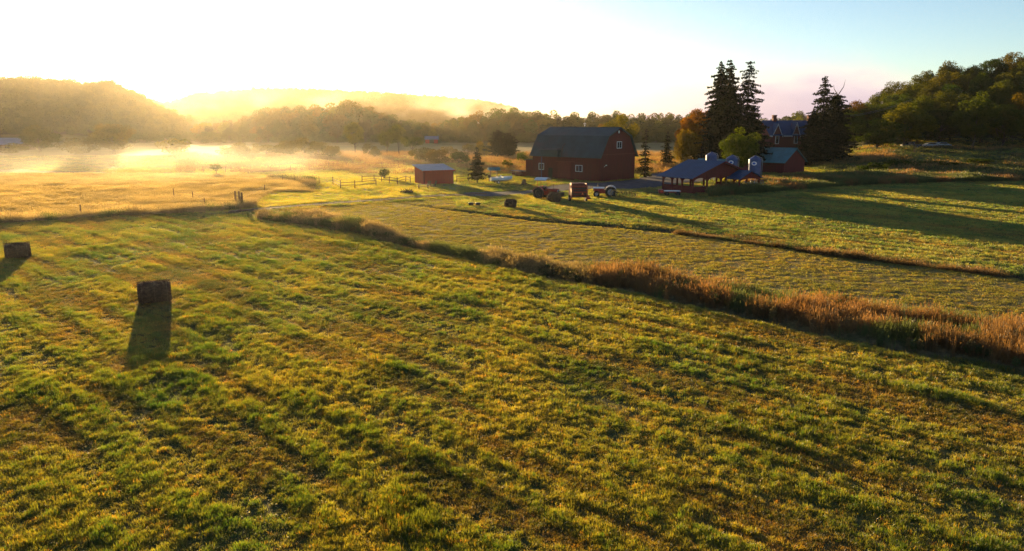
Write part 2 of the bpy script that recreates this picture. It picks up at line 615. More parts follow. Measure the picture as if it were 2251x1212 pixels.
# ------------------------------------------------------------------ terrain
def build_terrain():
    xs = np.concatenate([-np.geomspace(2900, 131, 40), np.linspace(-130, 130, 330), np.geomspace(131, 2900, 40)])
    ys = np.concatenate([np.linspace(-600, 8, 12), np.linspace(10, 180, 300), np.geomspace(181, 620, 120)[:], np.geomspace(630, 2900, 60)])
    X, Y = np.meshgrid(xs, ys)
    Z = HT(X, Y)
    # beyond its foothills the ground keeps falling gently out of sight
    z = zone(X, Y)
    nb = fbm(X / 1.1, Y / 1.1, 31)
    nl = fbm(X / 9, Y / 9, 41)
    base = np.zeros(X.shape + (3,))
    base[:] = (0.075, 0.085, 0.028)
    g1 = np.array((0.060, 0.070, 0.022)); g2 = np.array((0.11, 0.10, 0.035)); dry = np.array((0.16, 0.115, 0.055)); soil = np.array((0.075, 0.055, 0.035))
    k = sstep((nl - 0.35) / 0.3)[..., None]
    base = g1 * (1 - k) + g2 * k
    k = (sstep((nb - 0.55) / 0.2) * 0.5)[..., None]
    base = base * (1 - k) + dry * k
    f2 = z['f2'][..., None]
    base = np.where(f2, np.array((0.15, 0.13, 0.05)) * (0.8 + 0.4 * nl[..., None]), base)
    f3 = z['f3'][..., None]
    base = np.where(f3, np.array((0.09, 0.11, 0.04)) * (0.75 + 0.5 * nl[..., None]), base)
    m = (z['mead'] | z['s1'])[..., None]
    base = np.where(m, np.array((0.16, 0.12, 0.06)), base)
    base = np.where(z['s2'][..., None], soil * 0.7, base)
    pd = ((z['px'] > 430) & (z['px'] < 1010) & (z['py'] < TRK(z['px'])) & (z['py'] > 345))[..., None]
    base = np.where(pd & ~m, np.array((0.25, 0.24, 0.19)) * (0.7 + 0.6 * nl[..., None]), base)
    # forest floor on the hills
    fl = ((Y > 215) & (Z > 3.6)) [..., None]
    base = np.where(fl, np.array((0.03, 0.03, 0.015)), base)
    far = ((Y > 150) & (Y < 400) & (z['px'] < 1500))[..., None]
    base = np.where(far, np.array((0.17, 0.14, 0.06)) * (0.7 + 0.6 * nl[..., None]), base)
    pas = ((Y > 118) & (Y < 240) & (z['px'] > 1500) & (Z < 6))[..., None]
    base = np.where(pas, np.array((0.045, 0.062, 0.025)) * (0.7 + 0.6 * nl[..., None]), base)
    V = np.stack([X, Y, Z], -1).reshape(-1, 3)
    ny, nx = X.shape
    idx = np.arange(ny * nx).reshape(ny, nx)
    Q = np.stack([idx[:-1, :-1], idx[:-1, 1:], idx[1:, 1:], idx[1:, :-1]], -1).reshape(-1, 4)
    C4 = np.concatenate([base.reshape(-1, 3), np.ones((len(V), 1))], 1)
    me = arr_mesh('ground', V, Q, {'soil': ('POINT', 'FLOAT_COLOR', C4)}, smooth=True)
    m, t, out = new_mat('meadow_ground')
    b = t.node('ShaderNodeBsdfPrincipled')
    at = t.node('ShaderNodeAttribute', attribute_name='soil')
    geo = t.node('ShaderNodeNewGeometry')
    pos = geo.outputs['Position']
    n1 = t.noise(pos, 2.5, 6, 0.65)
    n2 = t.noise(pos, 0.35, 5, 0.6)
    c = t.mix(1.0, at.outputs['Color'], t.mix(t.ramp(n1, 0.3, 0.7), (0.6, 0.6, 0.6), (1.35, 1.3, 1.2)), 'MULTIPLY')
    c = t.mix(t.ramp(n2, 0.45, 0.7, 0, 0.5), c, t.mix(1.0, c, (1.4, 1.15, 0.8), 'MULTIPLY'))
    t.l.new(c, b.inputs['Base Color'])
    b.inputs['Roughness'].default_value = 0.95
    b.inputs['Specular IOR Level'].default_value = 0.1
    bp = t.node('ShaderNodeBump')
    bp.inputs['Strength'].default_value = 0.9
    bp.inputs['Distance'].default_value = 0.15
    t.l.new(t.noise(pos, 3.0, 6, 0.7), bp.inputs['Height'])
    t.l.new(bp.outputs[0], b.inputs['Normal'])
    t.l.new(b.outputs[0], out.inputs[0])
    o = link('ground', me, None, m)
    tag(o, kind='structure')


build_terrain()


def sheet(name, poly_px, mat, dz, label=None):
    """ground sheet following the terrain, outlined in the valley"""
    P = [G(a, b) for a, b in poly_px]
    x0, x1 = min(p.x for p in P), max(p.x for p in P)
    y0, y1 = min(p.y for p in P), max(p.y for p in P)
    st = 0.6
    xs = np.arange(x0, x1 + st, st)
    ys = np.arange(y0, y1 + st, st)
    X, Y = np.meshgrid(xs, ys)
    jx = (fbm(X / 1.5, Y / 1.5, 71) - 0.5) * 1.2
    jy = (fbm(X / 1.5, Y / 1.5, 75) - 0.5) * 1.2
    ins = in_poly(X + jx, Y + jy, [(p.x, p.y) for p in P])
    idx = np.arange(X.size).reshape(X.shape)
    Q = np.stack([idx[:-1, :-1], idx[:-1, 1:], idx[1:, 1:], idx[1:, :-1]], -1)
    k = ins[:-1, :-1] & ins[:-1, 1:] & ins[1:, 1:] & ins[1:, :-1]
    Q = Q[k]
    used = np.unique(Q)
    remap = -np.ones(X.size, int)
    remap[used] = np.arange(len(used))
    V = np.stack([X, Y, HT(X, Y) + dz], -1).reshape(-1, 3)[used]
    me = arr_mesh(name, V, remap[Q], smooth=True)
    o = link(name, me, None, mat)
    return tag(o, label, kind='structure')


sheet('gravel_yard', YARD, MAT['gravel'], 0.05)
tp = [(x, float(TRK(x)) - 2.0) for x in range(480, 1100, 40)]
bt = [(x, float(TRK(x)) + 1.6) for x in range(1080, 470, -40)]
sheet('dirt_track', tp + bt, MAT['dirt'], 0.06)
sheet('far_road', [(1760, 362), (1860, 361), (1960, 362), (1960, 359), (1860, 358.5), (1760, 359)], MAT['gravel'], 0.1)


# ------------------------------------------------------------------ plants
def tri_leaf_cloud(P, size, nrm_bias=None, rg=rng, elong=1.5, droop=0.0):
    """a leaf-sized quad at each point P"""
    n = len(P)
    a = rg.normal(size=(n, 3))
    if nrm_bias is not None:
        a = a * 0.7 + nrm_bias
    a /= np.linalg.norm(a, axis=1, keepdims=True) + 1e-9
    r = rg.normal(size=(n, 3))
    r[:, 2] -= droop
    u = np.cross(a, r)
    u /= np.linalg.norm(u, axis=1, keepdims=True) + 1e-9
    v = np.cross(a, u)
    s = size * rg.uniform(0.6, 1.35, (n, 1))
    w = s * rg.uniform(0.45, 0.8, (n, 1))
    V = np.stack([P - v * s * 0.5 * elong, P + u * w * 0.5, P + v * s * 0.5 * elong + a * s * 0.15, P - u * w * 0.5], 1)
    return V.reshape(-1, 3)


def crown_mesh(name, h, w, base, nl, leaf, seed, lobes=26, shape='round', open_=0.25):
    rg = np.random.default_rng(seed)
    # lobes in an uneven envelope
    zc = (base + h) / 2
    hz = (h - base) / 2
    C, Rr, T_ = [], [], []
    tries = 0
    while len(C) < lobes and tries < 4000:
        tries += 1
        p = rg.uniform(-1, 1, 3)
        d = np.linalg.norm(p)
        if d > 1 or d < 0.35:
            continue
        zz = p[2]
        prof = {'round': 1.0, 'tall': 0.9 - 0.25 * zz, 'spread': 1.0 + 0.15 * zz, 'cone': max(0.1, 0.65 - 0.5 * zz)}[shape]
        q = np.array([p[0] * w / 2 * prof, p[1] * w / 2 * prof, zc + zz * hz * 0.86])
        r = rg.uniform(0.12, 0.21) * w * (0.8 if shape == 'cone' else 1)
        C.append(q); Rr.append(r); T_.append(rg.uniform(0, 1))
    C = np.array(C); Rr = np.array(Rr); T_ = np.array(T_)
    k = rg.choice(len(C), nl, p=Rr ** 2 / (Rr ** 2).sum())
    d = rg.normal(size=(nl, 3))
    d /= np.linalg.norm(d, axis=1, keepdims=True)
    rad = Rr[k] * (1 - open_ * rg.random(nl) ** 2) * rg.uniform(0.8, 1.12, nl)
    P = C[k] + d * rad[:, None] * np.array([1, 1, 0.85])
    V = tri_leaf_cloud(P, leaf, d * 0.8, rg)
    tint = np.clip(T_[k] * 0.6 + rg.random(nl) * 0.4, 0, 1)
    tint = np.repeat(tint, 4)
    Q = np.arange(nl * 4).reshape(-1, 4)
    me = arr_mesh(name, V, Q, {'tint': ('POINT', 'FLOAT', tint)})
    return me, C


def trunk_mesh(name, C, base, h, rad, seed, fork=8):
    rg = random.Random(seed)
    mb = MB()
    top = Vector((rg.uniform(-.3, .3), rg.uniform(-.3, .3), base + (h - base) * 0.45))
    p = [Vector((0, 0, -0.4)), Vector((rg.uniform(-.08, .08), rg.uniform(-.08, .08), base * 0.6)), Vector((top.x * .5, top.y * .5, base * 1.05)), top]
    mb.tube(p, [rad * 1.25, rad, rad * 0.8, rad * 0.35], 7)
    ids = list(range(len(C)))
    rg.shuffle(ids)
    for i in ids[:fork]:
        c = Vector(C[i])
        s = p[1].lerp(p[2], rg.uniform(0.3, 1)) if c.z < top.z else p[2].lerp(top, rg.uniform(0, 0.7))
        m = s.lerp(c, 0.5) + Vector((0, 0, -0.05 * h))
        mb.tube([s, m, c], [rad * 0.42, rad * 0.26, rad * 0.08], 5, cap=False)
    me = mb.mesh(name, True)
    me.materials.append(MAT['bark'])
    return me


def conifer_mesh(name, h, w, seed, dens=1.0, base=0.06, droop=0.35, gaps=0.15, leaf=0.42, power=0.9, top_cut=1.0):
    rg = np.random.default_rng(seed)
    Ps, Ns, Tn = [], [], []
    nlev = int(h / 0.42 * dens)
    branches = []
    for i in range(nlev):
        t = (i + rg.random()) / nlev
        if t > top_cut: continue
        z = h * (base + (1 - base) * t)
        L = w / 2 * ((1 - t) ** power) * (0.55 + 0.45 * min(1, t * 6)) + 0.18
        L *= 0.62 + 0.6 * math.sin(i * 0.9 + seed) ** 2
        nb = max(4, int(7 * (1 - t) + 4))
        a0 = rg.random() * 6.28
        for b in range(nb):
            if rg.random() < gaps: continue
            a = a0 + 6.283 * b / nb + rg.normal() * 0.25
            l = L * rg.uniform(0.55, 1.15)
            branches.append((z, a, l, t))
    mb = MB()
    mb.tube([(0, 0, -0.4), (0, 0, h * 0.5), (0, 0, h * 0.985)], [h * 0.016 + 0.05, h * 0.011 + 0.02, 0.02], 7)
    for z, a, l, t in branches:
        n = max(3, int(l * 11 * dens))
        s = np.linspace(0.12, 1, n)
        dz = -droop * l * s + 0.33 * droop * l * s ** 3
        ca, sa = math.cos(a), math.sin(a)
        wd = (0.10 + 0.22 * l * (1 - s)) * rg.normal(size=n)
        P = np.stack([ca * l * s - sa * wd, sa * l * s + ca * wd, z + dz - rg.random(n) * 0.22], 1)
        Ps.append(P)
        Ns.append(np.tile([ca * 0.3, sa * 0.3, 0.6], (n, 1)))
        Tn.append(np.full(n, rg.random() * 0.6) + rg.random(n) * 0.4)
        if l > 1.2:
            mb.tube([(0, 0, z), (ca * l * .5, sa * l * .5, z - droop * l * .45), (ca * l * .95, sa * l * .95, z - droop * l * .66)], [0.05, 0.03, 0.01], 4, cap=False)
    P = np.concatenate(Ps); N = np.concatenate(Ns); tn = np.concatenate(Tn)
    V = tri_leaf_cloud(P, leaf, N * 0.7, rg, elong=1.7, droop=0.8)
    me = arr_mesh(name, V, np.arange(len(P) * 4).reshape(-1, 4), {'tint': ('POINT', 'FLOAT', np.repeat(tn, 4))})
    me.materials.append(MAT['needle'])
    tr = mb.mesh(name + '_trunk', True)
    tr.materials.append(MAT['bark'])
    return me, tr


PROTO = {}


def proto_tree(key, **kw):
    if key not in PROTO:
        me, C = crown_mesh('crown', kw['h'], kw['w'], kw['base'], kw['nl'], kw['leaf'], kw['seed'], kw.get('lobes', 26), kw.get('shape', 'round'), kw.get('open_', 0.25))
        me.materials.append(MAT['leaf'])
        tr = trunk_mesh('trunk', C, kw['base'], kw['h'], kw.get('rad', 0.02 * kw['h']), kw['seed'], kw.get('fork', 8))
        PROTO[key] = (me, tr, kw['h'], kw['w'])
    return PROTO[key]


SH = [('round', 'tall', 'spread', 'round', 'tall', 'round')[i] for i in range(6)]
for i in range(6):
    proto_tree(f'far{i}', h=15, w=11 + (i % 3), base=0.5, nl=5200, leaf=0.55, seed=100 + i, lobes=30, shape=SH[i])
for i in range(6):
    proto_tree(f'mid{i}', h=15, w=10 + (i % 3), base=1.6, nl=11000, leaf=0.36, seed=200 + i, lobes=44, shape=SH[i], open_=0.35)
for i in range(4):
    proto_tree(f'open{i}', h=10, w=5.5 + i % 2, base=3.0, nl=3600, leaf=0.32, seed=300 + i, lobes=26, shape=('tall', 'spread', 'round', 'tall')[i], open_=0.5, fork=12, rad=0.16)
for i in range(4):
    proto_tree(f'bush{i}', h=3, w=4, base=0.15, nl=2600, leaf=0.2, seed=400 + i, lobes=20, shape='round', rad=0.06)


def put_tree(key, name, label, cat, loc, height, width=None, rz=None, colr=(1, 1, 1), group=None):
    cm, tm, h, w = PROTO[key]
    o = thing(name, label, cat, loc, rz if rz is not None else random.uniform(0, 6.28), group)
    s = height / h
    sw = (width / w) if width else s
    o.scale = (sw, sw, s)
    c = link('crown' if 'bush' not in key else 'foliage', cm, o)
    c.color = (*colr, 1)
    link('trunk' if 'bush' not in key else 'stem', tm, o)
    return o


def px_tree(key, name, label, cat, pxc, py_top, Y, wpx=None, colr=(1, 1, 1), group=None, sink=0.0):
    """a tree standing at depth Y in column pxc whose top is seen at row py_top"""
    g = at_Y(pxc, Y)
    top = AY(pxc, py_top, Y).z
    w = wpx * Y / F if wpx else None
    g.z -= sink
    return put_tree(key, name, label, cat, g, top - g.z, w, None, colr, group)


YEL = (2.1, 1.35, 0.5); ORA = (3.2, 1.15, 0.4); OLI = (1.35, 1.1, 0.8); GRN = (0.9, 1.0, 0.8); DRK = (0.62, 0.72, 0.62); RUS = (2.2, 0.9, 0.5)


def pick(seq):
    return seq[random.randrange(len(seq))]


# far forests, one mass each: hills on the left and across the valley
def gn_scatter(name, pts, scl, rot, idx, sources, mat_attrs=None, label=None, kind='stuff'):
    """points mesh -> geometry nodes that stand one of the sources on each point"""
    me = bpy.data.meshes.new(name)
    n = len(pts)
    me.vertices.add(n)
    me.vertices.foreach_set('co', np.asarray(pts, np.float32).ravel())
    a = me.attributes.new('scl', 'FLOAT_VECTOR', 'POINT'); a.data.foreach_set('vector', np.asarray(scl, np.float32).ravel())
    a = me.attributes.new('rot', 'FLOAT_VECTOR', 'POINT'); a.data.foreach_set('vector', np.asarray(rot, np.float32).ravel())
    a = me.attributes.new('idx', 'INT', 'POINT'); a.data.foreach_set('value', np.asarray(idx, np.int32))
    if mat_attrs:
        for k, (typ, d) in mat_attrs.items():
            a = me.attributes.new(k, typ, 'POINT')
            a.data.foreach_set('value' if typ == 'FLOAT' else 'color', np.asarray(d, np.float32).ravel())
    o = bpy.data.objects.new(name, me)
    COL.objects.link(o)
    tag(o, label, kind=kind)
    coll = bpy.data.collections.new(name + '_source')
    for i, s in enumerate(sources):
        so_ = bpy.data.objects.new('%s_source_%02d' % (name, i), s)
        coll.objects.link(so_)
    ng = bpy.data.node_groups.new(name + '_nodes', 'GeometryNodeTree')
    ng.interface.new_socket('Geometry', in_out='INPUT', socket_type='NodeSocketGeometry')
    ng.interface.new_socket('Geometry', in_out='OUTPUT', socket_type='NodeSocketGeometry')
    N, L = ng.nodes, ng.links
    gi, go = N.new('NodeGroupInput'), N.new('NodeGroupOutput')
    m2p = N.new('GeometryNodeMeshToPoints')
    ci = N.new('GeometryNodeCollectionInfo')
    ci.inputs['Collection'].default_value = coll
    ci.inputs['Separate Children'].default_value = True
    ci.inputs['Reset Children'].default_value = True
    iop = N.new('GeometryNodeInstanceOnPoints')
    iop.inputs['Pick Instance'].default_value = True

    def att(nm, typ):
        x = N.new('GeometryNodeInputNamedAttribute')
        x.data_type = typ
        x.inputs[0].default_value = nm
        return x.outputs[0]
    L.new(gi.outputs[0], m2p.inputs[0])
    L.new(m2p.outputs[0], iop.inputs['Points'])
    L.new(ci.outputs[0], iop.inputs['Instance'])
    L.new(att('idx', 'INT'), iop.inputs['Instance Index'])
    L.new(att('rot', 'FLOAT_VECTOR'), iop.inputs['Rotation'])
    L.new(att('scl', 'FLOAT_VECTOR'), iop.inputs['Scale'])
    L.new(iop.outputs[0], go.inputs[0])
    md = o.modifiers.new('scatter', 'NODES')
    md.node_group = ng
    return o


def forest_source():
    out = []
    for i in range(6):
        V = []
        cm = PROTO[f'far{i}'][0]
        out.append(cm)
    return out


def hill_forest(name, px0, px1, y0, y1, spacing, hmin, hmax, zmin, seed):
    rg = np.random.default_rng(seed)
    P = []
    Y = y0
    pts = []
    while Y < y1:
        xa = (px0 - 1125.5) / F * Y * CP
        xb = (px1 - 1125.5) / F * Y * CP
        xs = np.arange(xa, xb, spacing)
        xs = xs + rg.uniform(-.45, .45, len(xs)) * spacing
        ys = Y + rg.uniform(-.45, .45, len(xs)) * spacing
        pts.append(np.stack([xs, ys], 1))
        Y += spacing * 0.9
    pts = np.concatenate(pts)
    z = HT(pts[:, 0], pts[:, 1])
    k = z > zmin
    pts, z = pts[k], z[k]
    n = len(pts)
    h = rg.uniform(hmin, hmax, n)
    s = h / 15
    P3 = np.stack([pts[:, 0], pts[:, 1], z - 1.5 * s], 1)
    scl = np.stack([s * rg.uniform(0.85, 1.15, n), s * rg.uniform(0.85, 1.15, n), s], 1)
    rot = np.stack([np.zeros(n), np.zeros(n), rg.uniform(0, 6.28, n)], 1)
    gn_scatter(name, P3, scl, rot, rg.integers(0, 6, n), forest_source(),
               label=None)
    bpy.data.objects[name]['category'] = 'forest'
    return bpy.data.objects[name]


o = hill_forest('hillside_forest', -500, 520, 425, 600, 7.5, 10, 16, 3, 11)
o['label'] = 'dense woodland covering the hill on the left under the sun'
o = hill_forest('ridge_forest', 150, 1190, 720, 1000, 11, 12, 16, 5, 12)
o['label'] = 'distant wooded ridge rising behind the valley mist'
o['group'] = 'far woods'

def hue_word(c):
    r = c[0] / c[1]
    if r > 1.8: return 'rusty-leaved'
    if r > 1.4: return 'yellowing'
    if r > 1.1: return 'olive-green'
    return 'fresh green' if c[0] > 0.78 else 'dark green'


# tree line across the valley floor, each tree its own
TL = line([(420, 268), (500, 262), (560, 250), (600, 236), (650, 235), (700, 229), (740, 221), (780, 223), (810, 236), (840, 243), (880, 251), (920, 257), (960, 262),
           (1000, 250), (1050, 246), (1090, 240), (1140, 238), (1180, 243), (1230, 248), (1290, 243), (1350, 244), (1400, 249), (1450, 246), (1520, 245), (1600, 250), (1700, 255), (1760, 247), (1850, 240)])
for row, (Y0, st, dpy) in enumerate(((455, 6.4, 0), (430, 6.4, 9), (405, 6.6, 22))):
    x = -215.0
    while x < 190:
        Y = Y0 + random.uniform(-6, 6)
        px = 1125.5 + F * x / (Y * CP)
        if px > 430:
            pyt = float(TL(px)) + dpy + random.uniform(-4, 7)
            if 900 < px < 990 and row == 0: pyt += 2
            c = pick([OLI, GRN, OLI, YEL, GRN, DRK, OLI])
            c = tuple(v * random.uniform(0.8, 1.2) for v in c)
            g = at_Y(px, Y)
            h = AY(px, pyt, Y).z - g.z
            cw = hue_word(c)
            where = 'below the misty ridge' if px < 1150 else ('behind the gambrel barn' if px < 1480 else 'beyond the brick house')
            put_tree(f'far{random.randrange(6)}', 'valley_tree', cw + ' tree in the ' + ('back', 'middle', 'front')[row] + ' of the tree line ' + where, 'tree', g, h, h * random.uniform(0.68, 0.95), None, c, cw + ' trees in the ' + ('back', 'middle', 'front')[row] + ' of the tree line ' + where)
        x += st * random.uniform(0.8, 1.25)

# undergrowth closing the foot of the tree line
rg_ = np.random.default_rng(21)
n_ = 420
ux = rg_.uniform(-225, 195, n_)
uy = rg_.uniform(396, 462, n_)
hs_ = rg_.uniform(0.8, 1.9, n_)
o = gn_scatter('undergrowth', np.stack([ux, uy, HT(ux, uy) - .3], 1), np.stack([hs_ * 1.5, hs_ * 1.5, hs_], 1),
               np.stack([hs_ * 0, hs_ * 0, hs_ * 50], 1), rg_.integers(0, 4, n_), [PROTO[f'bush{i}'][0] for i in range(4)])
o['label'] = 'low undergrowth along the foot of the valley tree line'

# wooded slope on the right, each tree its own
rows = [(216, 8.0), (228, 8.5), (241, 9), (255, 9), (270, 9.5), (286, 9.5), (303, 10)]
for ri, (Y0, st) in enumerate(rows):
    pxv = 1862 + (ri % 2) * 14 - (30 if ri > 2 else 0)
    while pxv < 2420:
        Y = Y0 + random.uniform(-4, 4)
        g = at_Y(pxv, Y)
        h = random.uniform(13, 17.5) * (0.85 if pxv < 1990 else 1)
        if ri == 0 and (1895 < pxv < 2125):
            pxv += 30
            continue
        c = pick([OLI, GRN, GRN, DRK, OLI, (1.5, 1.1, 0.6)])
        if random.random() < 0.06: c = RUS
        c = tuple(v * random.uniform(0.8, 1.15) for v in c)
        lab = 'leafy tree in the front edge of the wooded slope' if ri < 2 else ('leafy tree partway up the dark wooded slope' if ri < 5 else 'leafy tree on the crest of the wooded slope')
        lab = lab.replace('leafy', hue_word(c))
        put_tree(f'mid{random.randrange(6)}', 'slope_tree', lab, 'tree', g, h, random.uniform(8.5, 12), None, c, lab.replace(' tree ', ' trees '))
        pxv += st / Y * F * random.uniform(0.8, 1.2)

# single trees and bushes that stand apart
px_tree('mid0', 'round_tree', 'round yellow-green tree standing alone before the dark wooded slope', 'tree', 1984, 226, 213, 100, (1.9, 1.4, 0.6))
px_tree('mid2', 'leaning_tree', 'broad dark green tree with thick trunk left of the round yellow-green tree', 'tree', 1925, 262, 209, 100, GRN)
px_tree('mid1', 'dark_tree', 'dark broad tree behind the parked cars at the slope foot', 'tree', 2058, 232, 222, 95, DRK)
px_tree('mid4', 'rusty_tree', 'tree with rusty leaves just right of the broken-topped spruce', 'tree', 1868, 222, 235, 70, RUS)
px_tree('mid3', 'orange_maple', 'tall maple with orange autumn leaves at the left foot of the big spruces', 'tree', 1526, 229, 168, 78, (3.8, 1.2, 0.4))
px_tree('mid5', 'orange_maple', 'lower orange and green maple in front of the tall orange maple', 'tree', 1510, 280, 160, 52, (2.6, 1.3, 0.5))
px_tree('mid0', 'yard_tree', 'small round green tree between the feed bins and the big spruces', 'tree', 1621, 281, 140, 84, (1.25, 1.25, 0.6))
px_tree('mid2', 'yellow_tree', 'yellow-leaved tree rising behind the barn gable', 'tree', 1362, 252, 190, 68, (2.6, 1.7, 0.4))
px_tree('mid1', 'yellow_tree', 'low orange-yellow tree behind the barn roof ridge', 'tree', 1326, 268, 200, 46, (2.8, 1.2, 0.4))
px_tree('open0', 'slender_tree', 'slender golden tree alone at the far edge of the paddock', 'tree', 781, 268, 245, 50, (2.2, 1.5, 0.5))
px_tree('open1', 'slender_tree', 'leftmost of the three slender trees in the rough grass', 'tree', 851, 282, 238, 36, (1.6, 1.3, 0.6))
px_tree('open3', 'slender_tree', 'tallest and middle one of the three slender trees in the rough grass', 'tree', 877, 271, 236, 40, (1.6, 1.35, 0.6))
px_tree('open2', 'slender_tree', 'shortest and darkest of the three slender trees in the rough grass', 'tree', 907, 297, 240, 38, (1.0, 1.0, 0.6))
px_tree('bush1', 'bush', 'orange bush among dry weeds left of the bushy pine', 'bush', 1065, 312, 235, 34, (2.6, 1.4, 0.5))
px_tree('bush0', 'bush', 'wide rust-brown bush behind the small red shed', 'bush', 958, 331, 187, 62, (1.9, 0.95, 0.5))
px_tree('bush2', 'bush', 'round green bush left of the small spruce', 'bush', 1011, 335, 182, 42, (0.9, 1.0, 0.6))
px_tree('bush3', 'bush', 'olive bush left of the rust-brown bush', 'bush', 925, 324, 200, 46, (1.6, 1.1, 0.55))
px_tree('bush2', 'bush', 'little round green bush beside the left end of the barn', 'bush', 1147, 336, 190, 24, (1.2, 1.3, 0.6))
px_tree('bush1', 'bush', 'low olive bush in the grass between the bushy pine and the barn', 'bush', 1118, 352, 170, 26, (1.2, 1.1, 0.6))
px_tree('mid0', 'left_tree', 'round tree in front of the left hill near the farm roof', 'tree', 88, 276, 262, 78, OLI)
px_tree('mid1', 'left_tree', 'large spreading tree in haze below the left hill', 'tree', 252, 268, 250, 96, (1.8, 1.1, 0.6))
px_tree('bush0', 'bush', 'brown hedge-like bush beside the large hazy tree', 'bush', 175, 306, 250, 80, (1.7, 1.0, 0.6))
px_tree('bush1', 'bush', 'low bush at the far left below the farm roof', 'bush', 22, 316, 255, 76, (1.5, 1.0, 0.6))
px_tree('bush3', 'bush', 'golden bush in the mist below the sun', 'bush', 383, 305, 250, 66, (2.1, 1.5, 0.6))
for (a, b, w) in ((505, 318, 60), (545, 314, 54), (590, 320, 64), (632, 312, 50), (668, 306, 56), (702, 314, 44)):
    px_tree('bush%d' % (a % 4), 'scrub_bush', 'hazy brown scrub bush in the row beyond the paddock fence', 'bush', a, b, 235 + (a % 5) * 2, w, (1.8, 1.15, 0.6), 'scrub row beyond the paddock fence')
for (a, b, w, Y) in ((730, 322, 40, 215), (812, 318, 30, 230), (826, 328, 24, 220), (985, 322, 34, 240), (1030, 318, 26, 250)):
    px_tree('bush%d' % (a % 4), 'weedy_bush', 'small brown weedy bush among the slender trees', 'bush', a, b, Y, w, (1.9, 1.05, 0.5), 'weedy bushes around the slender trees')
px_tree('open2', 'sapling', 'small leafy sapling beside the far wire fence in the mist', 'tree', 476, 358, 148, 22, (2.0, 1.5, 0.6))
for (a, b, w, Y) in ((1925, 358, 60, 152), (1985, 352, 70, 165), (2060, 355, 80, 168), (2150, 350, 60, 172)):
    px_tree('bush%d' % (a % 4), 'hedge_bush', 'dark low bush in the shaded rough pasture on the right', 'bush', a, b, Y, w, (0.8, 0.9, 0.6), 'dark bushes in the shaded pasture')

# clipped round-headed tree
g = G(845, 393)
mt = thing('round_headed_tree', 'short dark round-headed tree behind the rail fence', 'tree', on(g.x, g.y))
me, C_ = crown_mesh('crown', 1.65, 2.0, 0.55, 1500, 0.13, 77, 20, 'round', 0.1)
me.materials.append(MAT['leaf'])
c = link('crown', me, mt); c.color = (0.8, 0.75, 0.6, 1)
MB().tube([(0, 0, -0.2), (0, 0, 0.9)], [0.22, 0.14], 8).build('trunk', MAT['bark'], mt)


# conifers
def put_conifer(key, name, label, pxc, py_top, Y, wpx, seed, group=None, cat='spruce', colr=(1, 1, 1), **kw):
    g = at_Y(pxc, Y)
    h = AY(pxc, py_top, Y).z - g.z
    w = wpx * Y / F
    o = thing(name, label, cat, g, random.uniform(0, 6), group)
    cm, tm = conifer_mesh('crown', h, w, seed, **kw)
    c = link('crown', cm, o); c.color = (*colr, 1)
    link('trunk', tm, o)
    return o


put_conifer('a', 'spruce_tree', 'tall twin-topped spruce, left one of the big dark group', 1573, 135, 163, 128, 1, dens=1.25, gaps=0.3, droop=0.35, leaf=0.40, power=0.72)
put_conifer('b', 'spruce_tree', 'tallest spruce, middle one of the big dark group', 1591, 129, 166, 134, 2, dens=1.25, gaps=0.3, droop=0.3, leaf=0.40, power=0.72)
put_conifer('c', 'spruce_tree', 'ragged tall spruce with long open branches, right one of the big dark group', 1634, 131, 161, 122, 3, dens=0.95, gaps=0.36, droop=0.32, leaf=0.38, power=0.6)
put_conifer('d', 'spruce_tree', 'dark lower spruce filling the middle of the big group', 1600, 196, 158, 156, 4, dens=1.5, gaps=0.1, leaf=0.42, power=0.6)
put_conifer('n', 'spruce_tree', 'lower dark spruce on the right flank of the big group', 1648, 232, 156, 92, 14, dens=1.4, gaps=0.08, leaf=0.42, power=0.6)
put_conifer('e', 'spruce_tree', 'tall dark spruce standing right of the brick house', 1799, 165, 182, 122, 5, dens=0.95, gaps=0.3, droop=0.38, leaf=0.40, power=0.7)
o = put_conifer('f', 'spruce_tree', 'dark spruce with a broken forked top beside the wooded slope', 1828, 196, 186, 100, 6, dens=1.35, gaps=0.12, leaf=0.42, power=0.5, top_cut=0.93)
g = at_Y(1828, 186)
hh = AY(1828, 196, 186).z - g.z
mb = MB()
mb.tube([(0, 0, hh * .85), (-0.3, 0, hh * 0.95), (-0.9, 0.1, hh * 1.0), (-1.1, 0.2, hh * 1.06)], [0.13, 0.11, 0.07, 0.02], 5)
mb.tube([(0, 0, hh * .9), (0.6, 0, hh * 0.97), (1.2, 0.1, hh * 1.03), (1.5, 0.2, hh * 1.13)], [0.12, 0.11, 0.07, 0.02], 5)
mb.build('bare_fork', MAT['bark'], o)
put_conifer('m', 'spruce_tree', 'added spruce mostly hidden behind the big dark group, shading the house gable', 1578, 196, 207, 120, 13, dens=1.2, gaps=0.05, leaf=0.42, power=0.6)  # extra spruce put here to keep sun off the left house gable
put_conifer('g', 'spruce_tree', 'dark spruce at the foot of the broken-topped spruce', 1780, 240, 176, 76, 7, dens=1.3, gaps=0.05, leaf=0.42, power=0.6)
put_conifer('h', 'spruce_tree', 'slim spruce close to the right end of the barn', 1417, 281, 140, 42, 8, dens=1.0, gaps=0.3, leaf=0.26, power=0.85, colr=(1.5, 1.2, 0.9))
put_conifer('i', 'spruce_tree', 'short spruce in the orange grass right of the barn', 1465, 289, 180, 36, 9, dens=1.2, gaps=0.15, leaf=0.28, power=0.85, colr=(1.3, 1.1, 0.9))
put_conifer('j', 'spruce_tree', 'small spruce standing between the red shed and the boat', 1049, 323, 126, 44, 10, dens=1.6, gaps=0.06, leaf=0.24, power=0.8, base=0.14)
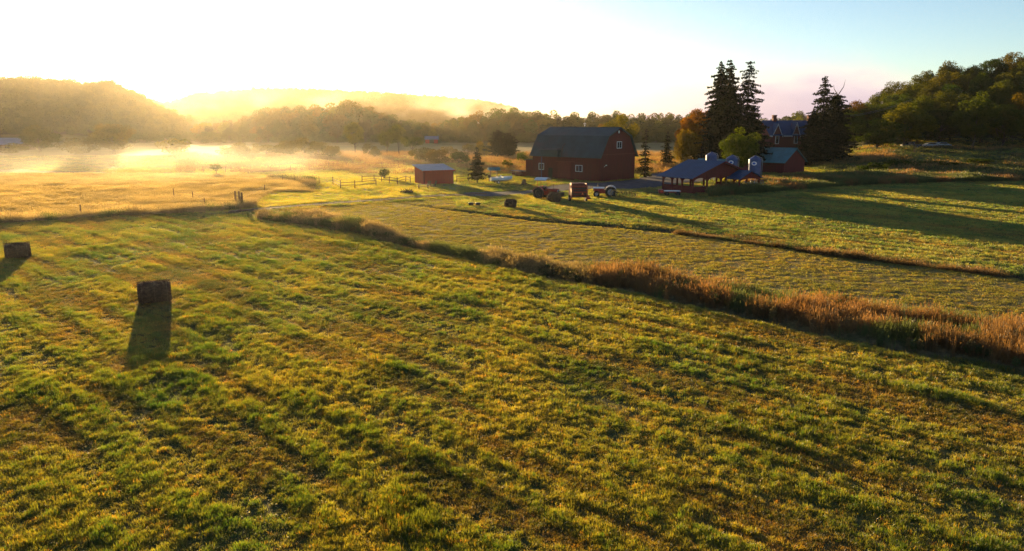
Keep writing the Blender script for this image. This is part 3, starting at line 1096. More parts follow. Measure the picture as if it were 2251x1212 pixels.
put_conifer('k', 'pine_tree', 'wide bushy twin-topped pine in the pasture behind the small spruce', 1095, 287, 220, 58, 11, cat='pine', dens=1.5, gaps=0.05, leaf=0.36, power=0.45, droop=-0.3, colr=(1.4, 1.3, 0.8))
put_conifer('l', 'pine_tree', 'lower bushy pine leaning against the twin-topped pine', 1118, 293, 222, 50, 12, cat='pine', dens=1.5, gaps=0.05, leaf=0.36, power=0.45, droop=-0.3, colr=(1.4, 1.3, 0.8))

# ------------------------------------------------------------------ grass
def tuft_mesh(name, nb, rad, h, w, seed, lean=0.5, heads=False):
    rg = np.random.default_rng(seed)
    V, Q, tn = [], [], []
    for i in range(nb):
        a = rg.random() * 6.28
        r = rad * math.sqrt(rg.random())
        bx, by = r * math.cos(a), r * math.sin(a)
        L = h * rg.uniform(0.5, 1.1)
        da = rg.random() * 6.28
        ln = lean * rg.random()
        dx, dy = math.cos(da) * ln * L, math.sin(da) * ln * L
        fa = rg.random() * 6.28
        ux, uy = math.cos(fa) * w / 2, math.sin(fa) * w / 2
        b = len(V)
        V += [(bx - ux, by - uy, -0.03), (bx + ux, by + uy, -0.03),
              (bx + dx * .35 + ux * .8, by + dy * .35 + uy * .8, L * .6), (bx + dx * .35 - ux * .8, by + dy * .35 - uy * .8, L * .6),
              (bx + dx + ux * .15, by + dy + uy * .15, L * (1 - ln * .35)), (bx + dx - ux * .15, by + dy - uy * .15, L * (1 - ln * .35))]
        Q += [(b, b + 1, b + 2, b + 3), (b + 3, b + 2, b + 4, b + 5)]
        t = rg.random()
        tn += [t * .6, t * .6, t, t, t, t]
        if heads and rg.random() < 0.5:
            b = len(V)
            tx, ty, tz = bx + dx, by + dy, L * (1 - ln * .35)
            V += [(tx - ux * 1.6, ty - uy * 1.6, tz - .12 * h), (tx + ux * 1.6, ty + uy * 1.6, tz - .1 * h), (tx + ux + dx * .1, ty + uy + dy * .1, tz + .06 * h), (tx - ux + dx * .1, ty - uy, tz + .07 * h)]
            Q += [(b, b + 1, b + 2, b + 3)]
            tn += [.9] * 4
    me = arr_mesh(name, np.array(V), np.array(Q), {'tint': ('POINT', 'FLOAT', np.array(tn))})
    return me


def build_grass():
    rg = np.random.default_rng(3)
    # --- mown field sward
    N = 620000
    u = rg.random(N)
    e = 0.32
    Y = (14.0 ** e + u * (235.0 ** e - 14.0 ** e)) ** (1 / e)
    X = (rg.random(N) * 2 - 1) * (Y * 0.80 + 4)
    z = zone(X, Y)
    px, py = z['px'], z['py']
    yard = in_poly(px, py, YARD)
    k = ~(z['trk'] & (px > 500)) & ~yard & ~z['mead'] & ~z['s1']
    n1 = fbm(X / 0.30, Y / 0.36, 51)
    n2 = fbm(X / 3.2, Y / 5.5, 61)
    ca, sa = math.cos(0.62), math.sin(0.62)
    n3 = fbm((X * .72 - Y * .69) / 7.0, (X * .69 + Y * .72) / 1.0, 65)
    row = np.sin((X * 0.69 + Y * 0.72) * 2 * np.pi / 2.1 + (n2 - 0.5) * 4)
    lush = np.where(z['f2'], fbm(X / 0.6, Y / 0.5, 53), 0.5 * n1 + 0.27 * n2 + 0.23 * n3 + 0.062 * row)
    k &= rg.random(N) < np.clip(0.4 + (lush - 0.38) * 3.2, 0.28, 1)
    k &= ~(z['s2'] & (rg.random(N) < 0.85))
    X, Y, px, py, lush, n2 = X[k], Y[k], px[k], py[k], lush[k], n2[k]
    f2, f3, s2 = z['f2'][k], z['f3'][k], z['s2'][k]
    n = len(X)
    near = np.maximum(Y, 20) / 20
    sxy = near ** 0.66 * rg.uniform(0.7, 1.3, n)
    sz = near ** 0.16 * (0.42 + 0.85 * np.clip((lush - 0.34) * 3, 0, 1)) * rg.uniform(0.7, 1.3, n)
    sz = np.where(f2, sz * 0.36, sz)
    rot = np.stack([rg.normal(size=n) * 0.12, rg.normal(size=n) * 0.12, rg.uniform(0, 6.28, n)], 1)
    P = np.stack([X, Y, HT(X, Y)], 1)
    tint = np.clip(0.48 + (0.52 - lush) * 2.6 + (n2 - 0.5) * 1.6 + rg.normal(size=n) * 0.22, 0, 1)
    tint = np.where(f2, np.clip(tint * 0.5 + 0.5, 0, 1), tint)
    colr = np.ones((n, 4))
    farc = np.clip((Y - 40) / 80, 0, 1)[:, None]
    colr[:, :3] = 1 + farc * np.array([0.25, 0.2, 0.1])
    colr[f3, :3] *= (1.1, 1.15, 2.5)  # bluish shade of this field, with dewy frost, put into the grass colour
    colr[f2, :3] *= (1.0, 0.97, 1.3)
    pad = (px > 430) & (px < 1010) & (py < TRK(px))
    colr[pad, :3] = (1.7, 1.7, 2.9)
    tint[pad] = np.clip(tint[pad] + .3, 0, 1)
    st = n3[k]
    mx = np.clip((st - 0.52) * 7, 0, 1)[:, None] * (~pad & ~f2)[:, None]
    colr[:, :3] = colr[:, :3] * (1 - mx) + colr[:, :3] * mx * np.array([1.05, 0.72, 0.75])
    sz = sz * (1 - 0.45 * mx[:, 0])
    big = fbm(X / 2.6, Y / 3.2, 67)
    mg = np.clip((big - 0.55) * 8, 0, 1)[:, None] * (~pad & ~f2)[:, None]
    colr[:, :3] = colr[:, :3] * (1 - mg) + colr[:, :3] * mg * np.array([0.58, 0.72, 0.55])
    sz = sz * (1 + 0.35 * mg[:, 0])
    dryp = (rg.random(n) < 0.07)
    colr[dryp, :3] = (1.6, 0.95, 0.75)
    srcs = [tuft_mesh('sward_tuft', 14, 0.095, 0.15, 0.0095, 500 + i, 0.8) for i in range(6)]
    for s in srcs: s.materials.append(MAT['blade'])
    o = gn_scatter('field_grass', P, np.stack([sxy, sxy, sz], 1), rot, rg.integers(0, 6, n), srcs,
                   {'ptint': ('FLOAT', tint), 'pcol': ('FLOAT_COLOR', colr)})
    o['label'] = 'short mown grass covering the hay fields'
    o['category'] = 'grass'
    # --- tall dry grass: strips and the rough meadow
    N = 2600000
    X = rg.uniform(-150, 150, N)
    Y = rg.uniform(24, 150, N)
    z = zone(X, Y)
    px, py = z['px'], z['py']
    vis = (px > -350) & (px < 2600)
    right_band = (px > 1560) & (px < 2300) & (py > np.interp(px, [1560, 1700, 1900, 2100, 2300], [424, 398, 388, 392, 392])) & (py < np.interp(px, [1560, 1700, 1900, 2100, 2300], [434, 424, 408, 402, 400]))
    clump = fbm(X / 1.3, Y / 1.3, 81)
    ditch = (px > 1480) & (np.abs(py - S2(px) - 1) < np.interp(px, [1480, 1800, 2251], [3, 6, 5])) & (clump > 0.42)
    edge = (px > -300) & (px < 560) & (np.abs(py - TRK(px) + 9) < 5)
    mead2 = (px > 400) & (px < 690) & (py > 383 + (px - 400) * 0.05) & (py < 424) & (clump > 0.4)
    dens = np.zeros(N)
    s1c = np.clip(np.minimum(py - S1_TOP(px), S1_BOT(px) - py) / np.maximum(S1_BOT(px) - S1_TOP(px), 1) * 4.5, 0.25, 1)
    dens[z['s1']] = (0.66 * s1c)[z['s1']]
    dens[z['mead']] = 0.13
    dens[mead2] = 0.35
    dens[right_band] = 0.5
    dens[ditch] = 0.7
    dens[edge] = 0.3
    k = vis & (rg.random(N) < dens * (0.3 + 1.1 * clump))
    s1, md, rb, di = z['s1'][k], z['mead'][k], right_band[k], ditch[k]
    X, Y, px, py, clump = X[k], Y[k], px[k], py[k], clump[k]
    n = len(X)
    print('tall grass', n)
    hgt = np.full(n, 0.75)
    hgt[s1] = np.interp(px[s1], [600, 800, 1000, 1400, 2251], [0.7, 0.7, 0.6, 0.8, 0.85])
    hgt[md] = 0.42
    hgt[rb] = 1.05
    hgt[di] = 0.5
    hgt = hgt * (0.45 + 1.0 * clump) * (0.55 + 0.9 * fbm(X / 4.5, Y / 4.5, 83)) * rg.uniform(0.7, 1.2, n)
    wid = np.clip(Y / 45, 0.8, 2.2)
    scl = np.stack([wid, wid, hgt], 1)
    rot = np.stack([rg.normal(size=n) * 0.08, rg.normal(size=n) * 0.08, rg.uniform(0, 6.28, n)], 1)
    cn = fbm(X / 3.5, Y / 3.5, 91)
    tint = np.clip(0.5 + (cn - 0.5) * 1.6 + rg.normal(size=n) * 0.2, 0, 1)
    colr = np.ones((n, 4))
    green = (fbm(X / 2.6, Y / 2.6, 95) > np.where(rb, 0.43, 0.57)) | ((px > 960) & (px < 1060) & s1) | (s1 & (px > 750) & (px < 800))
    colr[green, :3] = (0.36, 0.60, 0.36)
    colr[md, :3] = (1.85, 1.85, 1.6)
    scl[green & s1, 2] *= 0.8
    red = (s1 & (px > 1300)) | di | rb
    colr[red & ~green, :3] = (0.82, 0.62, 0.50)
    rust = red & ~green & (fbm(X / 2.5, Y / 2.5, 99) > 0.56)
    colr[rust, :3] = (0.8, 0.56, 0.42)
    colr[di & ~green, :3] = (0.62, 0.52, 0.42)
    srcs = [tuft_mesh('tall_tuft', 13, 0.16, 1.0, 0.014, 600 + i, 0.45, True) for i in range(5)]
    rq = np.random.default_rng(44)
    for q in range(3):                      # leafy weeds among the grass
        nl = 260
        d = rq.normal(size=(nl, 3)); d /= np.linalg.norm(d, axis=1, keepdims=True)
        Pw = d * np.array([.26, .26, .36]) * rq.uniform(.5, 1, (nl, 1)) + np.array([0, 0, .5])
        srcs.append(arr_mesh('weed', tri_leaf_cloud(Pw, .08, d * .5, rq), np.arange(nl * 4).reshape(-1, 4), {'tint': ('POINT', 'FLOAT', rq.random(nl * 4) * .6)}))
    widx = rg.integers(0, 5, n)
    wd = s1 & (fbm(X / 1.7, Y / 1.7, 88) > 0.62) & (rg.random(n) < .25)
    widx[wd] = 5 + rg.integers(0, 3, wd.sum())
    colr[wd, :3] = np.where(rg.random(wd.sum())[:, None] < .6, np.array([0.34, 0.62, 0.34]), np.array([0.8, 0.8, 0.6]))
    scl[wd] *= 0.85
    for s in srcs: s.materials.append(MAT['tallgrass'])
    o = gn_scatter('tall_grass', np.stack([X, Y, HT(X, Y)], 1), scl, rot, widx, srcs,
                   {'ptint': ('FLOAT', tint), 'pcol': ('FLOAT_COLOR', colr)})
    o['label'] = 'uncut dry brown grass in the strips between fields and the rough meadow'
    o['category'] = 'grass'
    # --- far tall weeds beyond the paddock and behind the barn
    n = 26000
    px = rg.uniform(380, 2300, n)
    Y = rg.uniform(150, 260, n)
    X = (px - 1125.5) / F * Y * CP
    c = fbm(X / 9, Y / 6, 97)
    k = (c > 0.5) & ~((px > 1780) & (Y > 222)) & ~((px > 1500) & (px < 1790) & (Y < 200))
    X, Y, px, c = X[k], Y[k], px[k], c[k]
    n = len(X)
    hg = rg.uniform(0.5, 1.2, n)
    colr = np.ones((n, 4))
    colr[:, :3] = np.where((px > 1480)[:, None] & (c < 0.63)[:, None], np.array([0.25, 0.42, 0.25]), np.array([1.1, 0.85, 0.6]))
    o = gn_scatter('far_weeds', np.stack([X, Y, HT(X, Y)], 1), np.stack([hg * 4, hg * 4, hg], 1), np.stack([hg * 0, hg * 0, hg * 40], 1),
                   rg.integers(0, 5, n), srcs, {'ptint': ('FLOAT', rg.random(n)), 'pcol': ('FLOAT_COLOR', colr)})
    o['label'] = 'dry weeds and rough grass beyond the paddock'
    o['category'] = 'weeds'


build_grass()


# ------------------------------------------------------------------ buildings
def seamed_slab(P0, U, V_, th=0.09, n_seam=0, seam=0.035):
    """roof plane: corner P0, edges U (along ridge) and V_ (down the slope), with raised seams"""
    P0, U, V_ = Vector(P0), Vector(U), Vector(V_)
    N = U.cross(V_).normalized()
    if N.z < 0: N = -N
    mb = MB()
    a = [P0, P0 + U, P0 + U + V_, P0 + V_]
    vs = a + [p - N * th for p in a]
    fs = [(0, 1, 2, 3), (7, 6, 5, 4), (0, 4, 5, 1), (1, 5, 6, 2), (2, 6, 7, 3), (3, 7, 4, 0)]
    mb.add(vs, fs)
    u = U.normalized()
    for i in range(n_seam):
        t = (i + 0.5) / n_seam
        q = P0 + U * t
        b = [q - u * .025, q + u * .025, q + u * .025 + V_, q - u * .025 + V_]
        vs = [p + N * seam for p in b] + [p - N * 0.002 for p in b]
        mb.add(vs, fs)
    return mb


def window(parent, M, w, h, mat_frame, bars=1, fr=0.09, name='window'):
    """framed window in the local XZ plane of M, facing -Y"""
    mb = MB()
    mb.box(-w / 2, w / 2, -0.07, 0.0, -fr, 0, M)
    mb.box(-w / 2, w / 2, -0.06, 0.0, h, h + fr, M)
    mb.box(-w / 2 - fr, -w / 2, -0.065, 0.0, -fr, h + fr, M)
    mb.box(w / 2, w / 2 + fr, -0.065, 0.0, -fr, h + fr, M)
    for i in range(bars):
        x = -w / 2 + w * (i + 1) / (bars + 1)
        mb.box(x - 0.025, x + 0.025, -0.05, 0.0, 0, h, M)
    f = mb.build(name, mat_frame, parent)
    MB().box(-w / 2, w / 2, -0.03, -0.005, 0, h, M).build('pane', MAT['glass'], f)
    return f


def battens(x0, x1, st, z0, ztop, M, mat, parent, d=0.03, w=0.05):
    mb = MB()
    x = x0 + st / 2
    while x < x1:
        zt = ztop(x) if callable(ztop) else ztop
        if zt > z0 + .1:
            mb.box(x - w / 2, x + w / 2, -d, -0.003, z0, zt, M)
        x += st
    o = mb.build('batten', mat, parent)
    o['kind'] = 'stuff'
    return o


def build_barn():
    C1 = G(1318, 399.5)
    gd = Vector((0.675, 0.738, 0))            # along the gable end
    rz = math.atan2(gd.y, gd.x)
    t = thing('gambrel_barn', 'big dark red barn with a gambrel roof in the farmyard', 'barn', on(C1.x, C1.y, -0.1), rz)
    W, L, E = 11.0, 15.6, 4.75
    BZ, RZ = 8.0, 9.45
    bx = 1.9
    m = MAT['barn_red']
    prof = [(0, -0.3), (W, -0.3), (W, E), (W - bx, BZ - .12), (W / 2, RZ - .14), (bx, BZ - .12), (0, E)]
    # gable end facing right, at local y = 0, looking to -y; body runs to +y
    MB().prism(prof, 0.0, L).build('wall', m, t)
    def gz(x):
        return float(np.interp(x, [0, bx, W / 2, W - bx, W], [E - .1, BZ - .3, RZ - .35, BZ - .3, E - .1]))
    battens(0.1, W - .1, 0.42, 0, gz, Matrix.Identity(4), m, t)
    Ml = Rot('Z', -pi / 2) @ Matrix.Identity(4)       # long side: local x=0 plane, facing -x
    Ml = T(0, L, 0) @ Rot('Z', -pi / 2)
    battens(0.1, L - 0.1, 0.42, 0, E - .12, Ml, m, t)
    # belt board across the gable
    MB().box(0.0, W, -0.06, -0.002, E - .06, E + .06).build('belt_board', MAT['trim_red'], t)
    # roof: lower and upper slopes on both sides
    ov = 0.45
    for side in (0, 1):
        f = (lambda x: x) if side == 0 else (lambda x: W - x)
        e = Vector((f(-0.42), -ov, E - 0.55)); b = Vector((f(bx), -ov, BZ)); r = Vector((f(W / 2), -ov, RZ))
        s = seamed_slab(b, (0, L + 2 * ov, 0), e - b, 0.1, 36)
        s.build('roof', MAT['roof_dark'], t)
        s = seamed_slab(r, (0, L + 2 * ov, 0), b + Vector((0, 0, 0.02)) - r, 0.1, 36)
        s.build('roof', MAT['roof_dark'], t)
        mb = MB()
        for yy in (-ov - 0.04, L + ov):
            for p, q in ((e, b), (b, r)):
                a = Vector((p.x, yy, p.z - .16)); c = Vector((q.x, yy, q.z - .16))
                d = Vector((0, .04, 0))
                up = Vector((0, 0, 0.2))
                mb.add([a, c, c + up, a + up, a + d, c + d, c + up + d, a + up + d], [(0, 1, 2, 3), (7, 6, 5, 4), (0, 4, 5, 1), (1, 5, 6, 2), (2, 6, 7, 3), (3, 7, 4, 0)])
        mb.build('bargeboard', MAT['ridge_cap'], t)
    MB().tube([(W / 2, -ov, RZ + .02), (W / 2, L + ov, RZ + .02)], 0.1, 6).build('ridge_cap', MAT['ridge_cap'], t)
    # weather vane and lightning rods on the ridge
    mb = MB().tube([(W / 2, 7.6, RZ), (W / 2, 7.6, RZ + .9)], 0.03, 5)
    mb.box(W / 2 - .02, W / 2 + .02, 7.3, 7.95, RZ + .6, RZ + .68)
    mb.lathe([(0, -.11), (.1, -.05), (.1, .05), (0, .11)], 8, T(W / 2, 7.6, RZ + .35))
    mb.build('weather_vane', MAT['white'], t)
    # windows
    window(t, T(4.85 + .9, 0, 5.85), 1.35, 1.05, MAT['white'], 1)
    MB().box(W / 2 - .16, W / 2 + .16, -.1, 0, RZ - 1.0, RZ - .55).build('louvre_vent', MAT['white'], t)
    window(t, Ml @ T(L - 4.6, 0, 1.75), 1.35, 1.0, MAT['white'], 1)
    window(t, Ml @ T(2.2, 0, 1.75), 1.1, 1.05, MAT['white'], 1)
    # doors on the long side: a person door and a big sliding door with its rail
    d = MB().box(3.9, 4.9, -0.05, -0.004, 0, 2.1, Ml).build('door', MAT['dark'], t)
    d = MB().box(6.2, 9.2, -0.12, -0.04, 0.05, 3.3, Ml).build('sliding_door', MAT['door_red'], t)
    MB().box(5.6, 10.0, -0.16, -0.04, 3.3, 3.42, Ml).build('door_rail', MAT['trim_red'], t)
    # low dormer box over the doors on the lower roof
    mb = MB().box(2.6, 6.6, -0.75, 0.9, E - .55, E + .65, Ml)
    mb.build('dormer_wall', MAT['roof_dark'], t)
    seamed_slab(Ml @ Vector((2.45, -1.05, E + .68)), (Ml.to_3x3() @ Vector((4.3, 0, 0))), (Ml.to_3x3() @ Vector((0, 2.6, .55))), 0.07, 8).build('dormer_roof', MAT['roof_dark'], t)
    MB().tube([Ml @ Vector((7.2, -.35, E - .5)), Ml @ Vector((7.4, -.2, E + 1.3)), Ml @ Vector((7.6, .2, E + 1.9))], 0.09, 6).build('stove_pipe', MAT['iron'], t)
    MB().tube([Ml @ Vector((3.05, -1.0, -.2)), Ml @ Vector((3.05, -1.0, 4.1))], 0.07, 6).build('downpipe', MAT['galv'], t)
    # yard lamp on the gable near the corner
    mb = MB().tube([(1.2, 0, 2.6), (1.2, -.45, 2.95)], .03, 5)
    mb.lathe([(0.02, .12), (.16, 0), (.16, -.04)], 10, T(1.2, -.5, 2.92))
    mb.build('yard_lamp', MAT['white'], t)
    # lean-to beyond the far end and the little low roof at its foot
    a = MB().prism([(1.0, -.3), (W * .8, -.3), (W * .8, 2.7), (1.0, 3.4)], L, L + 2.6)
    a.build('lean_to_wall', m, t)
    seamed_slab((0.8, L, 3.62), (0, 2.9, -0.25), (W * .8, 0, -.75), .08, 6).build('lean_to_roof', MAT['roof_dark'], t)
    MB().box(-0.3, 1.8, L + 2.6, L + 5.0, -.2, 1.0).build('low_shed_wall', m, t)
    seamed_slab((-0.5, L + 2.55, 1.25), (0, 2.7, 0), (2.5, 0, -.1), .07, 5).build('low_shed_roof', MAT['roof_grey'], t)


build_barn()


def build_small_shed():
    g = G(932.6, 407)
    rz = R(27)
    t = thing('small_shed', 'small bright red shed with a slanted blue-grey roof', 'shed', on(g.x, g.y, -0.05), rz)
    W, D, zf, zb = 5.2, 4.6, 2.42, 3.1
    m = MAT['shed_red']
    Mx = Matrix(((0, 1, 0, 0), (1, 0, 0, 0), (0, 0, 1, 0), (0, 0, 0, 1)))
    MB().prism([(0, -.2), (D, -.2), (D, zb - .08), (0, zf - .08)], 0, W, Mx).build('wall', m, t)
    battens(0.05, W, 0.31, 0, zf - .12, Matrix.Identity(4), m, t, .022, .04)
    seamed_slab((-0.3, -.35, zf), (W + .6, 0, 0), (0, D + .75, (zb - zf) * (D + .75) / D), .1, 12).build('roof', MAT['roof_grey'], t)
    MB().box(-.3, W + .3, -.40, -.355, zf - .17, zf + .02).build('fascia', MAT['shed_red'], t)
    mb = MB()
    for x in (0, W):
        mb.box(x - .07, x + .07, -.03, .06, -.1, zf - .1)
    mb.build('corner_board', MAT['trim_red'], t)
    MB().box(W + .003, W + .05, 1.2, 2.6, 0, 2.1).build('door', MAT['trim_red'], t)


build_small_shed()


def build_pavilion():
    cx, cy_ = 26.0, 105.6
    rz = math.atan2(0.57, 0.82)
    t = thing('open_pavilion', 'open red timber pavilion with a blue metal roof and arched bays', 'pavilion', on(cx, cy_, -.05), rz)
    W, L, E, RZ = 12.6, 6.2, 2.5, 4.55
    m = MAT['barn_red']
    # posts
    for x in np.linspace(0.25, W - .25, 5):
        for y in (0.2, L - .2):
            MB().box(x - .11, x + .11, y - .11, y + .11, -.3, E + (0.3 if 0.5 < x < W - .5 else 0)).build('post', m, t)
    for y in (L * .36, L * .68):
        for x in (.25, W - .25):
            MB().box(x - .11, x + .11, y - .11, y + .11, -.3, E).build('post', m, t)
    # low walls
    mb = MB()
    mb.box(.2, .3, .31, L - .31, -.2, 1.12)
    mb.box(W - .3, W - .2, .31, L - .31, -.2, .95)
    mb.box(.36, W * .27, .16, .24, -.2, 1.0)
    mb.box(W * .29, W * .74, .16, .24, -.2, .6)
    mb.build('low_wall', MAT['barn_red'], t)
    # arched head boards between posts, left side and gable side
    def arch(M, w, z1, drop):
        mb = MB()
        n = 10
        for i in range(n):
            a0, a1 = pi * i / n, pi * (i + 1) / n
            x0, x1 = w / 2 - w / 2 * cos(a0), w / 2 - w / 2 * cos(a1)
            za, zb = z1 - drop + drop * .72 * sin(a0), z1 - drop + drop * .72 * sin(a1)
            q = [Vector((x0, 0, za)), Vector((x1, 0, zb)), Vector((x1, 0, z1)), Vector((x0, 0, z1))]
            vs = [M @ v for v in q] + [M @ (v + Vector((0, .08, 0))) for v in q]
            mb.add(vs, [(0, 1, 2, 3), (7, 6, 5, 4), (0, 4, 5, 1), (2, 6, 7, 3)])
        mb.build('arch_board', m, t)
    ys = [.31, L * .36 - .11, L * .36 + .11, L * .68 - .11, L * .68 + .11, L - .31]
    for a, b in ((0, 1), (2, 3), (4, 5)):
        arch(T(.2, ys[b], 0) @ Rot('Z', -pi / 2), ys[b] - ys[a], E, .95)
        arch(T(W - .28, ys[b], 0) @ Rot('Z', -pi / 2), ys[b] - ys[a], E, .95)
    xs = np.linspace(0.25, W - .25, 5)
    for i in range(4):
        arch(T(xs[i] + .11, .16, 0), xs[i + 1] - xs[i] - .22, E, .9)
        arch(T(xs[i] + .11, L - .24, 0), xs[i + 1] - xs[i] - .22, E, .9)
    # gable boarding and roof
    for y in (0.10, L - .18):
        MB().prism([(0.1, E), (W - .1, E), (W / 2, RZ - .12)], y, y + .07).build('gable_board', m, t)
    ov = .5
    sl = (RZ - E) / (W / 2)
    for s in (0, 1):
        xe = -0.65 if s == 0 else W + .65
        seamed_slab((W / 2, -ov, RZ), (0, L + 2 * ov, 0), (xe - W / 2, 0, -sl * (W / 2 + .65)), .09, 14).build('roof', MAT['roof_blue'], t)
    mb = MB()
    for s in (0, 1):
        xe = -0.65 if s == 0 else W + .65
        a = Vector((xe, -ov - .05, E - sl * .65 - .2)); b = Vector((W / 2, -ov - .05, RZ - .2)); u = Vector((0, 0, .22)); d = Vector((0, .05, 0))
        mb.add([a, b, b + u, a + u, a + d, b + d, b + u + d, a + u + d], [(0, 1, 2, 3), (7, 6, 5, 4), (0, 4, 5, 1), (1, 5, 6, 2), (2, 6, 7, 3), (3, 7, 4, 0)])
    mb.build('bargeboard', m, t)
    # gabled porch on the front right
    x0, x1, yo, pe, pr = W * .60, W * .98, -2.2, 2.15, 3.15
    xm = (x0 + x1) / 2
    for s in (0, 1):
        xe = x0 - .4 if s == 0 else x1 + .4
        xi = xe - xm
        seamed_slab((xm, yo - .3, pr), (0, 2.4 + .1, 0), (xi, 0, -(pr - pe) * 1.15), .08, 5).build('porch_roof', MAT['roof_blue'], t)
    MB().prism([(x0, pe), (x1, pe), (xm, pr - .1)], yo, yo + .07).build('porch_gable', m, t)
    for x in (x0 + .1, x1 - .1):
        MB().box(x - .1, x + .1, yo + .0, yo + .2, -.3, pe).build('porch_post', m, t)
    arch(T(x0 + .2, yo + .03, 0), x1 - x0 - .4, pe, .6)
    # rafters inside
    mb = MB()
    for y in np.linspace(.6, L - .6, 4):
        mb.box(.3, W - .3, y - .04, y + .04, E - .02, E + .14)
    mb.build('tie_beam', m, t)
    # concrete slab
    MB().box(-.1, W + .1, -.1, L + .1, -.3, .06).build('floor_slab', MAT['gravel'], t)
    return t, rz


build_pavilion()


def build_long_shed():
    t = thing('long_shed', 'dark red shed with a teal metal roof below the brick house', 'shed', on(55.1, 149.5, -.1), math.atan2(5.6, 6.4))
    W, L, E, RZ = 8.4, 11.0, 2.55, 5.1
    m = MAT['barn_red']
    MB().prism([(0, -.5), (W, -.5), (W, E), (W / 2, RZ - .1), (0, E)], 0, L).build('wall', m, t)
    battens(.1, W - .1, .45, 0, lambda x: float(np.interp(x, [0, W / 2, W], [E - .1, RZ - .3, E - .1])), Matrix.Identity(4), m, t)
    Ml = T(0, L, 0) @ Rot('Z', -pi / 2)
    battens(.1, L - .1, .45, 0, E - .25, Ml, m, t)
    sl = (RZ - E) / (W / 2)
    for s in (0, 1):
        xe = -0.5 if s == 0 else W + .5
        seamed_slab((W / 2, -.4, RZ), (0, L + .8, 0), (xe - W / 2, 0, -sl * (W / 2 + .5)), .09, 22).build('roof', MAT['roof_teal'], t)
    MB().tube([(W / 2, -.4, RZ + .02), (W / 2, L + .4, RZ + .02)], .09, 6).build('ridge_cap', MAT['roof_teal'], t)
    MB().box(1.0, 3.6, -.08, -.035, 0, 2.2, Ml).build('door', MAT['dark'], t)
    # annex running left behind the feed bins
    t2 = thing('low_annex', 'low dark red building with teal roof behind the feed bins', 'shed', on(43.2, 141.5, -.1), math.atan2(5.6, 6.4) + .15)
    MB().prism([(0, -.5), (5, -.5), (5, 2.0), (2.5, 3.1), (0, 2.0)], 0, 9).build('wall', m, t2)
    for s in (0, 1):
        xe = -0.35 if s == 0 else 5.35
        seamed_slab((2.5, -.3, 3.22), (0, 9.6, 0), (xe - 2.5, 0, -1.1 / 2.5 * 2.85), .08, 16).build('roof', MAT['roof_teal'], t2)


build_long_shed()


def build_bin(pxc, Y, label, dome_top, r, logo=True):
    g = at_Y(pxc, Y)
    t = thing('feed_bin', label, 'feed bin', g, 0.0, 'steel feed bins behind the pavilion')
    z0, z1 = 1.15, dome_top - .95
    prof = [(0.12, .55), (r * .98, z0 + .55)]
    n = 10
    for i in range(n + 1):
        z = z0 + .6 + (z1 - z0 - .6) * i / n
        prof.append((r, z))
        if i < n:
            prof.append((r + .025, z + (z1 - z0 - .6) / n * .5))
    MB().lathe(prof, 28).build('tank', MAT['galv'], t, True)
    MB().lathe([(r + .05, z1 - .02), (r * .6, z1 + .32), (.18, z1 + .5), (.18, z1 + .6), (0.0, z1 + .62)], 28).build('dome', MAT['galv'], t, True)
    MB().lathe([(.1, .1), (.1, .56)], 10).build('chute', MAT['galv'], t)
    for a in (0.6, 2.2, 3.7, 5.3):
        MB().tube([(r * cos(a) * .98, r * sin(a) * .98, -.3), (r * cos(a), r * sin(a), z0 + .8)], .045, 5).build('leg', MAT['galv'], t)
    # fill pipe bending over the shoulder
    MB().tube([(r + .18, -.15, .8), (r + .18, -.15, z1 - .1), (r + .02, -.12, z1 + .25), (.15, 0, z1 + .55)], .05, 6).build('fill_pipe', MAT['rim'], t)
    mb = MB()
    for s in (-.13, .13):
        mb.tube([(s - r * .75, -r * .75, .6), (s - r * .75, -r * .75, z1)], .018, 4)
    for i in range(12):
        z = .8 + i * (z1 - .9) / 11
        mb.tube([(-.13 - r * .75, -r * .75, z), (.13 - r * .75, -r * .75, z)], .014, 4)
    mb.build('ladder', MAT['galv'], t)
    if logo:
        a0 = -pi / 2 - .42
        def ov(mm, s, rr, nm, par):
            mb = MB()
            vs = []
            for i in range(24):
                a = 2 * pi * i / 24
                u, v = .42 * s * cos(a), .32 * s * sin(a)
                th = a0 + u / r
                vs.append(((r + rr) * cos(th), (r + rr) * sin(th), z1 - .62 + v))
            c = ((r + rr) * cos(a0), (r + rr) * sin(a0), z1 - .62)
            mb.add(vs + [c], [(i, (i + 1) % 24, 24) for i in range(24)])
            return mb.build(nm, mm, par)
        lg = ov(MAT['white'], 1.0, .045, 'oval_sign', t)
        ov(MAT['blue'], .52, .06, 'sign_emblem', lg)


build_bin(1561, 131, 'leftmost steel feed bin, edge lit by the sun', 5.45, .95, False)
build_bin(1606, 127, 'middle steel feed bin with a white oval sign', 5.05, .98)
build_bin(1656, 121, 'rightmost steel feed bin with a white oval sign', 5.15, 1.0)


